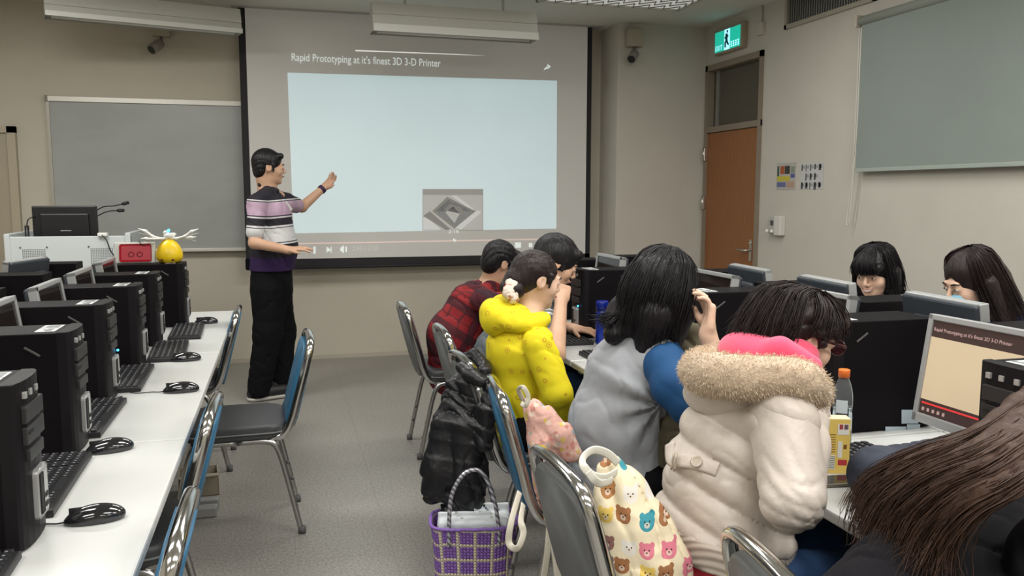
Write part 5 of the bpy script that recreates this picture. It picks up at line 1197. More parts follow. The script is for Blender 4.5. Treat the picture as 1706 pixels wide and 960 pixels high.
HG = [  # guides over the back, from the upper to the lower edge of the fall
 [P(1830, 620, 1.30), P(1740, 640, 1.24), P(1650, 712, 1.20), P(1530, 752, 1.30), P(1450, 795, 1.42), P(1424, 850, 1.46), P(1432, 885, 1.45)],
 [P(1840, 640, 1.22), P(1740, 668, 1.15), P(1640, 735, 1.12), P(1530, 785, 1.22), P(1470, 830, 1.32), P(1448, 890, 1.34), P(1452, 920, 1.33)],
 [P(1840, 660, 1.18), P(1740, 700, 1.10), P(1650, 760, 1.07), P(1560, 800, 1.14), P(1500, 850, 1.22), P(1482, 905, 1.24), P(1478, 945, 1.22)],
 [P(1840, 680, 1.15), P(1750, 730, 1.06), P(1665, 790, 1.03), P(1590, 830, 1.08), P(1545, 880, 1.12), P(1530, 930, 1.13), P(1520, 965, 1.12)],
 [P(1850, 700, 1.13), P(1760, 765, 1.03), P(1690, 815, 1.00), P(1630, 850, 1.03), P(1590, 895, 1.06), P(1575, 935, 1.07), P(1570, 962, 1.06)]]
sc = Sculpt(.006)
for q, gg in enumerate(HG[:4]):
    sp = smooth_path([a_.lerp(b_, .5)+Vector((.004, .012, -.012)) for a_, b_ in zip(gg, HG[q+1])][:5], 3); sc.chain(sp, list(np.linspace(.034, .012, len(sp))), .02)
link('hair_mass', sc.mesh('hair_mass', disp=wrinkle(.004, [(.2, 1, .8)], 150, 53), off=off), m_hbrn, o)
strands('hair_strands', HG, 2000, m_hbrn, o, off, .0013, .008, 24, 25, endj=.022)

# ---------------------------------------------------------------- smiling girl behind the desks
o, off = person('smiling girl with black fringe sitting behind the monitors by the right wall', (2.75, 3.3, 0))
H = Hd(P(1458, 454, 3.3), (-.86, -.42, -.30), (-.05, 0, 1), .98); nk = P(1478, 505, 3.32); pel = Vector((2.88, 3.3, .56)); che = Vector((nk.x+.03, 3.32, .88))
sR = che+Vector((.0, .16, .06)); sL = che+Vector((0, -.16, .06)); eR = sR+Vector((-.1, .06, -.22)); wR = eR+Vector((-.2, -.06, .10)); eL = sL+Vector((-.1, -.06, -.22)); wL = eL+Vector((-.2, .06, .10))
sc = Sculpt(.005); add_head(sc, H, nk, .046); sc.chain([nk, che, pel], [.048, .085, .11], .03, (0, 1, 0), 1.2); sc.chain([nk, sR, eR, wR], [.038, .042, .034, .023]).chain([nk, sL, eL, wL], [.038, .042, .034, .023])
for w_, s_ in ((wR, -1), (wL, 1)): add_hand(sc, w_, (-.95, 0, -.1), (0, 0, -1), s_, (.25,)*4, .92)
seated_legs(sc, pel, -1); link('body', sc.mesh('body', off=off), m_skinl, o); face_bits(o, H, off, mouth='smile')
m_pur = mat('dark_plum_knit', (.022, .010, .022), .9)
sc = Sculpt(.008); sc.cap(nk+Vector((0, 0, -.03)), che, .06, .115, .03, (0, 1, 0), 1.25).cap(che, pel, .12, .14, .04, (0, 1, 0), 1.15).chain([nk+Vector((0, .04, -.03)), sR, eR, wR], [.05, .06, .052, .04]).chain([nk+Vector((0, -.04, -.03)), sL, eL, wL], [.05, .06, .052, .04])
link('sweater', sc.mesh('sweater', off=off), m_pur, o)
sc = Sculpt(.008); seated_legs(sc, pel, -1, r=(.09, .064)); link('trousers', sc.mesh('trousers', off=off), m_blkc, o); seated_shoes(o, pel, off, -1, m_shoe)
def long_hair(o, H, off, m_, fringe, drop, seed, gcount=700, sway=(0, 0)):
    sc = Sculpt(.005); e = lambda p, r, kk=.012, mode='u': sc.ell(H(*p), tuple(q*H.k for q in r), kk, H.F, mode)
    e((0, -.022, .036), (.096, .108, .098)); e((0, -.05, -.05), (.098, .078, .11), .03)
    for x_ in (-1, 1): sc.cap(H(x_*.085, -.01, 0), H(x_*.085+sway[0], -.0+sway[1], -drop), .032, .022, .02)
    sc.cap(H(0, -.08, -.03), H(sway[0], -.10+sway[1], -drop), .07, .05, .03)
    e((0, .126, -.060 if fringe else -.045), (.068 if fringe else .056, .078, .098 if fringe else .115), .01, 's')
    if fringe: sc.cap(H(-.055, .072, .05), H(.055, .072, .05), .022, k=.02); sc.cap(H(-.05, .086, .035), H(.05, .086, .035), .012, k=.012)
    link('hair', sc.mesh('hair', disp=wrinkle(.003, [(1, .4, .03), (.2, 1, .03)], 180, seed), off=off), m_, o)
    gl = []
    for a in np.linspace(-.62, 3.76, 11):
        x0 = .104*math.cos(a); y0 = -.02-.11*math.sin(a); gl.append([H(x0*.2, -.02+y0*.2, .134), H(x0*.75, y0*.75, .105), H(x0, y0, 0), H(x0*1.02+sway[0]*.5, y0+sway[1]*.5, -drop*.55), H(x0*1.05+sway[0], y0+sway[1], -drop-.03)])
    strands('hair_strands', gl, gcount, m_, o, off, .0014, .005, 14, seed, endj=.015)
long_hair(o, H, off, m_hblk, True, .15, 61)
strands('fringe', [[H(x_*.4, .0, .13), H(x_*.8, .075, .095), H(x_, .10, .055), H(x_*1.02, .102, .022)] for x_ in np.linspace(-.062, .062, 6)], 260, m_hblk, o, off, .0014, .003, 10, 62)
strands('hair_flick', [[H(-.09, -.04, -.09), H(-.11, -.06, -.14), H(-.15, -.07, -.155)], [H(-.06, -.08, -.1), H(-.09, -.1, -.15), H(-.14, -.1, -.165)]], 120, m_hblk, o, off, .0015, .006, 10, 63)

# ---------------------------------------------------------------- girl with face mask
o, off = person('girl with long dark hair, blue face mask and navy top by the right wall', (2.65, 2.52, 0))
H = Hd(P(1618, 470, 2.52), (-.95, .12, -.36), (-.2, 0, 1), .94); nk = P(1652, 522, 2.56); pel = Vector((2.86, 2.56, .56)); che = Vector((nk.x+.06, 2.57, .87))
sR = che+Vector((.0, .16, .07)); sL = che+Vector((-.01, -.15, .075)); eR = sR+Vector((-.12, .06, -.2)); wR = eR+Vector((-.2, -.06, .08)); eL = sL+Vector((-.12, -.06, -.2)); wL = eL+Vector((-.2, .06, .08))
sc = Sculpt(.005); add_head(sc, H, nk, .046); sc.chain([nk, che, pel], [.048, .085, .11], .03, (0, 1, 0), 1.2); sc.chain([nk, sR, eR, wR], [.038, .042, .034, .023]).chain([nk, sL, eL, wL], [.038, .042, .034, .023])
for w_, s_ in ((wR, -1), (wL, 1)): add_hand(sc, w_, (-.95, 0, -.1), (0, 0, -1), s_, (.25,)*4, .92)
seated_legs(sc, pel, -1); link('body', sc.mesh('body', off=off), m_skinl, o); face_bits(o, H, off, mouth=None)
sc = Sculpt(.008); sc.cap(nk+Vector((0.01, 0, -.04)), che, .06, .115, .03, (0, 1, 0), 1.25).cap(che, pel, .12, .14, .04, (0, 1, 0), 1.15).chain([nk+Vector((0, .04, -.03)), sR, eR, wR], [.05, .06, .052, .04]).chain([nk+Vector((0, -.04, -.03)), sL, eL, wL], [.05, .06, .052, .04])
link('navy_top', sc.mesh('navy_top', off=off), mat('navy_cloth', (.012, .022, .075), .8), o)
sc = Sculpt(.008); seated_legs(sc, pel, -1, r=(.09, .064)); link('trousers', sc.mesh('trousers', off=off), m_blkc, o); seated_shoes(o, pel, off, -1, m_shoe)
long_hair(o, H, off, m_hdkb, False, .27, 71, 800, (0, -.05))
sc = Sculpt(.0035); sc.ell(H(0, .066, -.050), (.052, .052, .046), .01, H.F); sc.plane_cut(H(0, .052, -.05), tuple(-H.f)); sc.plane_cut(H(0, 0, -.018), tuple(H.u))
mk = link('face_mask', sc.mesh('face_mask', off=off), mat('mask_blue', (.22, .47, .60), .8, bump=.15, bscale=120), o)
for x_ in (-1, 1): MB().tube([H(x_*.048, .062, -.03)-off, H(x_*.078, .0, -.01)-off], .0015, 5).obj('ear_loop', mat('white_plastic', (.62, .6, .54), .4), mk)
# ================================================================ LECTERN AND WHAT STANDS ON IT
m_lec = mat('lectern_white', (.55, .59, .59), .45, bump=.03, bscale=100)
LY = 6.25
xa = P(8, 420, LY).x; xb = P(219, 420, LY).x; zt = P(110, 394, LY).z
t = thing('lectern', 'white teaching lectern with two perforated speaker grids at front left', 'lectern', ((xa+xb)/2, LY, 0)); hw = (xb-xa)/2
MB().box((-hw, 0, .05), (hw, .03, zt), bev=.004).obj('front_panel', m_lec, t)
MB().box((-hw+.03, .03, .05), (hw-.03, .62, zt-.14), bev=.004).obj('cabinet', m_lec, t)
for s_ in (-1, 1): MB().box((s_*hw-.035*(s_ > 0)-.0, -.01, 0), (s_*hw+.035*(s_ < 0), .64, zt+.02), bev=.005).obj('side_panel', m_lec, t)
m_hole = mat('grid_hole', (.10, .11, .11), .7)
for c_, nm in ((P(57, 428, LY).x-(xa+xb)/2, 0), (P(170, 428, LY).x-(xa+xb)/2, 1)):
    zc = P(110, 429, LY).z; mb = MB()
    for i in range(13):
        for j in range(11): mb.box((c_-.066+i*.011-.0028, -.0015, zc-.055+j*.011-.0028), (c_-.066+i*.011+.0028, .002, zc-.055+j*.011+.0028))
    tag(mb.obj('speaker_grid', m_hole, t), kind='stuff')
    for a, b in ((-.08, .07), (.08, .07), (-.08, -.07), (.08, -.07)): MB().lathe([(.006, 0), (.005, .004)], 10, Matrix.Translation((c_+a, .0, zc+b)) @ Matrix.Rotation(math.pi/2, 4, 'X')).obj('screw', mat('screw_dark', (.12, .12, .12), .5, metal=.6), t)
ztop = zt-.14
m = thing('monitor', 'black flat monitor seen from behind standing on the white lectern', 'monitor', (P(111, 390, LY+.22).x, LY+.22, ztop))
w_ = (P(165, 370, LY+.22).x-P(57, 370, LY+.22).x)/2; zz = P(111, 343, LY+.22).z-ztop
m_bm = mat('black_monitor', (.012, .012, .013), .4)
MB().box((-w_, -.015, zz-.27), (w_, .02, zz), Matrix.Rotation(.04, 4, 'X'), bev=.008).obj('monitor_shell', m_bm, m)
MB().box((-w_+.05, -.035, zz-.25), (w_-.05, -.012, zz-.05), Matrix.Rotation(.04, 4, 'X'), bev=.01).obj('rear_housing', m_bm, m)
MB().box((-.05, -.02, .01), (.05, .02, zz-.2), bev=.004).box((-.11, -.09, 0), (.11, .09, .014), bev=.004).obj('stand', m_bm, m)
m_lg = mat('logo_grey', (.35, .35, .36), .5); lz = P(111, 382, LY+.19).z-ztop
mb = MB(); mb.box((-.03, -.042, lz), (-.0, -.034, lz+.025)); mb.box((-.028, -.042, lz-.012), (.04, -.034, lz-.004)); mb.box((.004, -.042, lz+.003), (.036, -.034, lz+.009)); mb.obj('rear_label', m_lg, m)
def gooseneck(pts, label, head):
    b = Vector(pts[0]); o = thing('gooseneck_microphone', label, 'microphone', b)
    MB().lathe([(.022, 0), (.02, .02), (.01, .03), (.008, .05)], 16).obj('mic_base', m_bm, o)
    pp = smooth_path([Vector(p)-b for p in pts], 8); MB().tube(pp, .0045, 8).obj('gooseneck', m_bm, o)
    d = nrm(pp[-1]-pp[-3]); MB().tube([pp[-1]-d*.005, pp[-1]+d*.01, pp[-1]+d*.045], [.008, .014, .011], 12).obj('mic_head', m_bm, o)
YB = LY+.35; YM = LY+.40
q = P(150, 372, YM); gooseneck([(q.x, YM, ztop), (q.x, YM, q.z+.02), P(168, 346.5, YM), P(190, 343, YM), P(204, 340, YM)], 'upper gooseneck microphone bending right behind the lectern monitor', 1)
q = P(140, 372, YM); gooseneck([(q.x, YM, ztop), (q.x, YM, q.z-.02), P(166, 358, YM), P(182, 352, YM), P(196, 351, YM)], 'lower gooseneck microphone bending right behind the lectern monitor', 1)
q = P(45, 385, LY+.15); b = Vector((q.x, LY+.15, ztop)); o = thing('gooseneck_microphone', 'short black microphone on its stand at the left of lectern monitor', 'microphone', b)
MB().tube([(0, 0, 0), (0, 0, P(45, 376, LY+.15).z-ztop)], .014, 12).obj('mic_body', m_bm, o); pp = [Vector((0, 0, P(45, 376, LY+.15).z-ztop)), P(47, 366, LY+.15)-b, P(54, 362, LY+.17)-b, P(60, 361, LY+.2)-b]
MB().tube(smooth_path(pp, 6), .004, 8).obj('mic_cable', m_bm, o)
q = P(171, 391, LY); o = thing('cable_adapter', 'small white adapter with dark cable hung over lectern front edge', 'adapter', (q.x, LY, zt))
MB().box((-.03, -.02, -.004), (.032, .03, .022), bev=.006).obj('adapter_body', mat('adapter_white', (.7, .7, .66), .4), o)
MB().tube(smooth_path([(0, -.022, .006), (.03, -.035, -.03), (.05, -.03, -.10), (.09, -.03, -.16), (.12, -.03, -.20)], 8), .004, 8).obj('cable', m_bm, o)

# ================================================================ ON THE FARTHEST LEFT TOWER
zc6 = DZ+CH
p = P(226, 436, 4.83); t = thing('tablet', 'red tablet in a white case propped on the farthest left computer tower', 'tablet', (p.x, 4.83, zc6))
Tr = Matrix.Rotation(-.18, 4, 'X')
MB().box((-.105, -.004, 0), (.1, .006, .112), Tr, bev=.006).obj('white_cover', mat('cover_white', (.6, .63, .58), .4), t)
MB().box((-.078, -.009, .006), (.08, -.003, .100), Tr, bev=.01).obj('red_shell', mat('shell_red', (.45, .012, .03), .35), t)
m_rdk = mat('red_mark', (.18, .005, .012), .5)
mb = MB()
for xx in (-.02, .022): mb.tube([Tr @ Vector((xx+.013*math.cos(a), -.009, .045+.013*math.sin(a))) for a in np.linspace(0, 2*math.pi, 14)[:-1]], .003, 6, closed=True)
mb.obj('moulded_ring', m_rdk, t)
MB().tube(smooth_path([Tr @ Vector((.02, -.01, .118)), Tr @ Vector((.03, -.02, .1)), Tr @ Vector((.05, -.015, .09))], 5), .002, 6).obj('cord_loop', m_slot, t)
p = P(283, 436, 4.83); t = thing('egg_robot', 'yellow egg-shaped gadget with white flower petals and blue light on far tower', 'gadget', (p.x, 4.83, zc6))
m_ye = mat('egg_yellow', (.80, .55, .012), .35)
MB().lathe([(.045, 0), (.062, .012), (.069, .035), (.066, .06), (.054, .09), (.038, .11), (.022, .122), (.005, .126)], 28).obj('egg_shell', m_ye, t)
for a in (-2.1, -1.2): MB().ball((.064*math.cos(a), .064*math.sin(a), .018), (.009, .009, .005)).obj('vent_hole', mat('hole_brown', (.12, .04, .01), .6), t)
m_pt = mat('petal_white', (.68, .68, .64), .45); m_bl = mat('led_blue', (.05, .4, .9), .3, emit=(.05, .5, 1.0), estr=4)
for i, (ang, L_, lift) in enumerate(((.05, .15, .045), (.35, .14, .0), (math.pi-.05, .15, .05), (math.pi+.35, .14, .0), (1.5, .1, .02))):
    sc = Sculpt(.0028); d = Vector((math.cos(ang), math.sin(ang), 0)); side = Vector((-d.y, d.x, 0))
    pp = [Vector((0, 0, .13)), d*.04+Vector((0, 0, .128)), d*.08+Vector((0, 0, .128+lift*.25)), d*.115+Vector((0, 0, .13+lift*.75)), d*L_+Vector((0, 0, .132+lift))]
    sc.chain(pp, [.008, .006, .006, .008, .003], .008, side, 1.9); sc.cap(pp[2], pp[4]+Vector((0, 0, -.022)), .005, .002, .006)
    link('petal', sc.mesh('petal'), m_pt, t)
MB().ball((0, 0, .142), (.026, .024, .018)).ball((-.014, 0, .158), (.014, .012, .014)).obj('hub', m_pt, t)
MB().ball((.002, -.01, .172), .0075).obj('led', m_bl, t)
# power lights on the towers
for (a, b, Y, lab) in ((975, 515, 3.93, 'fifth from the camera'), (199, 595, 3.23, 'left aisle-side desks, third')):
    for ob in list(S.objects):
        if ob.name.startswith('desktop_computer') and ob.get('label', '').endswith(lab) or ob.name.startswith('desktop_computer') and lab in ob.get('label', ''):
            if (ob.location.x > 0) != (a > 900): continue
            MB().ball((.05, -.004, .16), .0045, None, 8).obj('power_light', m_bl, ob); break

# ================================================================ ON THE RIGHT DESKS
m_pet = mat('bottle_plastic', (.75, .8, .82), .08, trans=.92, ior=1.2); m_wat = mat('water', (.8, .88, .9), .02, trans=1.0, ior=1.33)
p = PZ(1401, 742, DZ); t = thing('water_bottle', 'clear plastic water bottle with orange cap on desk by the cream coat', 'bottle', (p.x, p.y, DZ))
HB = P(1398, 616, p.y).z-DZ
MB().lathe([(.024, 0), (.027, .006), (.027, .09), (.025, .10), (.027, .11), (.0265, HB*.66), (.021, HB*.80), (.013, HB*.885), (.0125, HB*.9)], 28).obj('bottle_body', m_pet, t)
MB().lathe([(.0225, .004), (.0248, .01), (.0248, .09), (.0235, .10), (.0248, .11), (.0245, HB*.52)], 24).obj('water_fill', m_wat, t)
mb = MB(); mb.lathe([(.0155, HB*.895), (.0158, HB*.99), (.0145, HB)], 24); mb.obj('cap', mat('cap_orange', (.75, .17, .03), .4), t)
mb = MB(); n_ = 10; pts = []
for i in range(n_):
    a = -2.9+i*.13
    pts.append((.0275*math.cos(a), .0275*math.sin(a)))
for i in range(n_-1): mb.quad((*pts[i], HB*.45), (*pts[i+1], HB*.45), (*pts[i+1], HB*.62), (*pts[i], HB*.62))
mb.obj('bottle_label', mat('label_pale', (.55, .62, .66), .5), t)
p = PZ(1391, 785, DZ); t = thing('juice_carton', 'small yellow drink carton with straw hole beside the water bottle', 'carton', (p.x, p.y, DZ), -.35)
HC = P(1391, 696, p.y).z-DZ
m_cy = mat('carton_yellow', (.72, .52, .13), .45); cw, cdp = .028, .021
MB().box((-cw, -cdp, 0), (cw, cdp, HC), bev=.0015).obj('carton_body', m_cy, t)
m_cc = mat('carton_cream', (.75, .66, .45), .45); m_cr = mat('carton_red', (.45, .04, .05), .45); m_cb = mat('carton_brown', (.2, .09, .02), .45); m_cw = mat('carton_white', (.72, .7, .64), .45); m_ck = mat('carton_black', (.03, .025, .02), .5)
def dec(nm, x0, x1, z0, z1, m_, face='f'):
    if face == 'f': MB().box((x0, -cdp-.0006, z0), (x1, -cdp+.0004, z1)).obj(nm, m_, t)
    else: MB().box((-cw-.0006, x0, z0), (-cw+.0004, x1, z1)).obj(nm, m_, t)
dec('printed_band', -.004, .024, HC*.72, HC*.92, m_cw); dec('printed_block', .0, .009, HC*.82, HC*.91, m_cr); dec('printed_block', .012, .022, HC*.82, HC*.91, mat('carton_plum', (.15, .04, .12), .5))
dec('printed_pear', -.002, .009, HC*.30, HC*.60, m_cw); dec('printed_swirl', .0, .022, HC*.16, HC*.26, m_cr); dec('printed_swirl', .012, .020, HC*.46, HC*.54, m_cb)
dec('barcode_panel', -.024, -.008, HC*.08, HC*.34, m_cw)
for i in range(7): dec('barcode_line', -.0235, -.0085, HC*(.10+i*.034), HC*(.115+i*.034), m_ck)
for i in range(8): dec('text_line', -.024, -.008, HC*(.40+i*.045), HC*(.41+i*.045), m_cb)
for i in range(8): dec('text_line', -.016, .016, HC*(.2+i*.06), HC*(.212+i*.06), m_cc, 's')
MB().box((-cw, -cdp, HC-.0002), (cw, cdp, HC+.0012), bev=.0005).obj('top_flap', m_cc, t)
MB().tube([(-.018, 0, HC), (-.022, -.0, HC+.018)], .003, 8).obj('straw', m_cw, t)
p = PZ(1400, 804, DZ); t = thing('smartphone', 'smartphone lying face up on desk below the yellow carton', 'phone', (p.x-.015, p.y-.0, DZ), -.12)
MB().prism([(-.062, -.032), (.062, -.032), (.062, .032), (-.062, .032)], 0, .009, bev=.003).obj('phone_body', mat('phone_rim', (.25, .22, .17), .35, metal=.5), t)
MB().box((-.052, -.029, .0088), (.052, .029, .0095)).obj('phone_screen', mat('phone_glass', (.03, .028, .024), .08, spec=.7), t)
yb = 3.70; pb = P(1003, 540, yb); t = thing('drinking_bottle', 'tall blue drinking bottle on desk between grey-tee boy and black bob hair', 'bottle', (pb.x, yb, DZ))
hb_ = P(1003, 501, yb).z-DZ
MB().lathe([(.028, 0), (.03, .01), (.03, hb_*.74), (.027, hb_*.78)], 24).obj('bottle_body', mat('bottle_blue', (.005, .03, .36), .25, coat=.3), t)
MB().lathe([(.031, hb_*.78), (.031, hb_*.97), (.027, hb_)], 24).obj('bottle_lid', mat('bottle_lid_blue', (.004, .015, .20), .3), t)

# ================================================================ FLOOR ITEMS
p = PZ(352, 826, 0); t = thing('cardboard_box', 'small open cardboard box on floor under the left desks', 'box', (p.x-.06, p.y+.06, 0), .1)
m_cd = mat('cardboard', (.40, .35, .27), .8)
mb = MB(); mb.box((-.09, -.07, 0), (.09, .07, .006)); mb.box((-.09, -.07, 0), (.09, -.065, .11)); mb.box((-.09, .065, 0), (.09, .07, .11)); mb.box((-.09, -.07, 0), (-.085, .07, .11)); mb.box((.085, -.07, 0), (.09, .07, .11)); mb.obj('box_body', m_cd, t)
MB().box((-.09, -.11, .108), (.09, -.068, .112)).obj('flap', m_cd, t)

# ---- woven basket bag
HBK = .27
p = PZ(789, 866, HBK); t = thing('woven_bag', 'purple and cream woven plastic tote bag standing on the floor', 'bag', (p.x, p.y, 0), -.2)
W_, D_ = .142, .075
m_wv = mat('woven_plastic', (.25, .10, .45), .45); g = NG(m_wv); tc = g.node('ShaderNodeTexCoord'); sp_ = g.node('ShaderNodeSeparateXYZ'); g.nt.links.new(tc.outputs['UV'], sp_.inputs[0]); u, v = sp_.outputs[0], sp_.outputs[1]
cs = .0115
fu = g.math('FRACT', g.math('DIVIDE', u, cs)); fv = g.math('FRACT', g.math('DIVIDE', v, cs))
gu = g.math('FLOOR', g.math('DIVIDE', u, cs)); gv = g.math('FLOOR', g.math('DIVIDE', v, cs))
su = g.math('LESS_THAN', g.math('MODULO', gu, 5), .5); sv = g.math('LESS_THAN', g.math('MODULO', g.math('ADD', gv, 2), 5), .5)
cream = g.math('MAXIMUM', su, sv); hole = g.math('MULTIPLY', g.math('GREATER_THAN', fu, .68), g.math('GREATER_THAN', fv, .68))
chk = g.math('MODULO', g.math('ADD', gu, gv), 2)
c = g.mix(g.math('MULTIPLY', chk, .4), (.24, .11, .46), (.36, .20, .60)); c = g.mix(cream, c, (.72, .64, .48)); c = g.mix(g.math('MULTIPLY', hole, .9), c, (.03, .01, .06)); g.base(c)
hh_ = g.math('MULTIPLY', g.math('SINE', g.math('MULTIPLY', fu, math.pi)), g.math('SINE', g.math('MULTIPLY', fv, math.pi)))
bp = g.node('ShaderNodeBump'); bp.inputs['Strength'].default_value = .9; bp.inputs['Distance'].default_value = .004; g.put(bp.inputs['Height'], hh_); g.put(g.b.inputs['Normal'], bp.outputs[0])
bm = bmesh.new(); uvl = bm.loops.layers.uv.new(); NU, NV = 96, 26; per = []
for i in range(NU):
    a = 2*math.pi*i/NU; ca, sa = math.cos(a), math.sin(a); per.append((math.copysign(abs(ca)**.5, ca), math.copysign(abs(sa)**.5, sa)))
arc = [0]
for i in range(NU):
    a_, b_ = per[i], per[(i+1) % NU]; arc.append(arc[-1]+math.hypot((a_[0]-b_[0])*W_, (a_[1]-b_[1])*D_))
G_ = []
for j in range(NV+1):
    f = j/NV; k = 1+.10*f-.03*math.sin(f*math.pi); G_.append([bm.verts.new((px*W_*k, py*D_*(k+.25*f), f*HBK+.006*math.sin(i*.4)*f)) for i, (px, py) in enumerate(per)])
for j in range(NV):
    for i in range(NU):
        f = bm.faces.new((G_[j][i], G_[j][(i+1) % NU], G_[j+1][(i+1) % NU], G_[j+1][i])); f.smooth = True
        for lp, (a_, b_) in zip(f.loops, ((i, j), (i+1, j), (i+1, j+1), (i, j+1))): lp[uvl].uv = (arc[a_], b_/NV*HBK)
bm.faces.new(G_[0][::-1]); me = bpy.data.meshes.new('basket'); bm.to_mesh(me); bm.free()
bo = link('basket', me, m_wv, t); sm = bo.modifiers.new('solid', 'SOLIDIFY'); sm.thickness = .004
rim = [(per[i][0]*W_*1.1, per[i][1]*D_*1.35, HBK+.002+.003*(i % 2)) for i in range(NU)]
MB().tube(rim, .006, 8, closed=True).obj('rim_braid', mat('rim_purple', (.26, .14, .48), .5, bump=.3, bscale=200), t)
m_sil = mat('handle_silver', (.62, .62, .66), .3, metal=.6); g = NG(m_sil); v_, x_, y_, z_ = g.coord('Object'); wv = g.node('ShaderNodeTexWave'); wv.inputs['Scale'].default_value = 28; wv.bands_direction = 'DIAGONAL'; g.put(wv.inputs['Vector'], v_); g.base(g.mix(wv.outputs['Fac'], (.75, .75, .8), (.16, .15, .2)))
for yy, hz_, dx in ((-D_*1.2, .205, -.0), (D_*1.2, .165, -.01)):
    pp = [(-.088+dx, yy, HBK-.06), (-.088+dx, yy*1.02, HBK+.02), (-.078+dx, yy*.9, HBK+hz_*.6), (-.035+dx, yy*.75, HBK+hz_*.95), (.02+dx, yy*.75, HBK+hz_), (.062+dx, yy*.9, HBK+hz_*.68), (.085+dx, yy*1.02, HBK+.02), (.088+dx, yy, HBK-.06)]
    MB().tube(smooth_path(pp, 8), .0075, 10).obj('handle', m_sil, t)
sc = Sculpt(.006); sc.box((0, .0, HBK-.02), (W_*.92, D_*.85, .04), .02, .01); sc.box((.02, .03, HBK+.02), (W_*.8, .006, .035), .006, .01); sc.box((-.03, -.02, HBK+.015), (W_*.7, .006, .028), .006, .01)
m_ws = mat('white_plastic_sheet', (.68, .72, .74), .35, bump=.1, bscale=40); g = NG(m_ws); v_, x_, y_, z_ = g.coord('Object'); vo = g.node('ShaderNodeTexVoronoi'); vo.inputs['Scale'].default_value = 26; g.put(vo.inputs['Vector'], v_); g.base(g.mix(g.math('LESS_THAN', vo.outputs['Distance'], .17), (.68, .72, .74), (.42, .42, .36)))
sh_ = thing('plastic_wrap', 'white wrapping with small hearts inside the purple woven bag', 'wrapping', (t.location.x, t.location.y, .0), -.2)
link('wrap_sheet', sc.mesh('wrap_sheet', disp=wrinkle(.006, [(1, .3, .3), (.2, 1, .4)], 70, 81)), m_ws, sh_)

# ---- black padded jacket over the yellow girl's chair
t, off = thing('jacket', 'black quilted jacket draped over the chair back behind the yellow hoodie', 'jacket', (.66, 3.1, .4)), Vector((.66, 3.1, .4))
m_jk = mat('jacket_black', (.010, .010, .012), .38, bump=.25, bscale=60, spec=.5)
iw = (math.cos(YAW), -math.sin(YAW), 0)
sc = Sculpt(.006); sc.chain([P(786, 600, 3.08), P(783, 640, 3.02), P(778, 710, 2.96), P(772, 790, 2.95), P(772, 850, 2.95)], [.028, .048, .052, .06, .058], .03, iw, 1.55)
sc.chain([P(760, 640, 3.04), P(742, 710, 3.0), P(727, 780, 2.98), P(722, 822, 2.98)], [.04, .05, .055, .05], .025, iw, 1.1); sc.chain([P(806, 620, 2.95), P(812, 680, 2.92), P(806, 740, 2.9)], [.035, .045, .04], .02)
sc.chain([P(765, 598, 3.12), P(790, 590, 3.05), P(808, 610, 2.98)], [.022, .026, .03], .015)
def quilt(Q, fn=wrinkle(.010, [(1, .3, .25), (.3, .2, 1)], 44, 82)): return fn(Q)+.005*np.abs(np.sin(Q[:, 2]*math.pi/.07+Q[:, 0]*6))**.5
jk = link('jacket_body', sc.mesh('jacket_body', disp=quilt, off=off), m_jk, t)
sc = Sculpt(.006); sc.chain([P(770, 612, 2.98), P(785, 625, 2.93), P(802, 636, 2.90)], [.022, .026, .022], .012, iw, 1.2); link('collar', sc.mesh('collar', off=off), m_jk, t)
MB().ball(P(797, 650, 2.845)-off, .0075).obj('snap_button', mat('snap_silver', (.65, .65, .65), .3, metal=.7), t)

# ---- pink floral bag on the blue-backed chair
t, off = thing('cloth_bag', 'pink floral cloth bag with cream straps hung on the blue-backed chair', 'bag', (.74, 2.3, .4)), Vector((.74, 2.3, .4))
m_fl = mat('pink_floral', (.62, .33, .28), .85, bump=.15, bscale=120, fold=.8, fscale=14); g = NG(m_fl); v_, *_ = g.coord('Object'); n1 = g.node('ShaderNodeTexVoronoi'); n1.inputs['Scale'].default_value = 62; g.put(n1.inputs['Vector'], v_)
cr = g.node('ShaderNodeValToRGB'); g.put(cr.inputs[0], g.math('FRACT', g.math('MULTIPLY', g.node('ShaderNodeSeparateColor').outputs[0], 1))) ; sep = [n for n in g.nt.nodes if n.type == 'SEPARATE_COLOR'][0]; g.nt.links.new(n1.outputs['Color'], sep.inputs[0])
cr.color_ramp.interpolation = 'CONSTANT'; E_ = cr.color_ramp.elements; E_[0].color = (.68, .40, .34, 1); E_[1].position = .5; E_[1].color = (.55, .24, .20, 1)
for ps_, cc_ in ((.3, (.72, .55, .45)), (.68, (.62, .45, .12)), (.75, (.70, .42, .37)), (.9, (.25, .42, .52)), (.95, (.45, .40, .35))): e_ = E_.new(ps_); e_.color = (*cc_, 1)
g.base(g.mix(g.math('LESS_THAN', n1.outputs['Distance'], .5), (.66, .38, .32), cr.outputs[0]))
sc = Sculpt(.005); sc.chain([P(884, 676, 2.38), P(900, 692, 2.36), P(928, 722, 2.34), P(952, 756, 2.32)], [.022, .036, .04, .028], .015, iw, 1.2); sc.chain([P(890, 680, 2.36), P(900, 740, 2.34), P(912, 800, 2.33), P(928, 860, 2.32), P(938, 890, 2.32)], [.024, .034, .036, .04, .034], .02, iw, 1.0)
sc.chain([P(878, 668, 2.38), P(884, 730, 2.40), P(893, 820, 2.40), P(900, 850, 2.40)], [.010, .012, .012, .012], .01)
link('bag_body', sc.mesh('bag_body', disp=wrinkle(.016, [(1, -.2, .35), (1, .5, .1)], 80, 84), off=off), m_fl, t)
m_str = mat('cream_strap', (.62, .58, .48), .8, bump=.1, bscale=300)
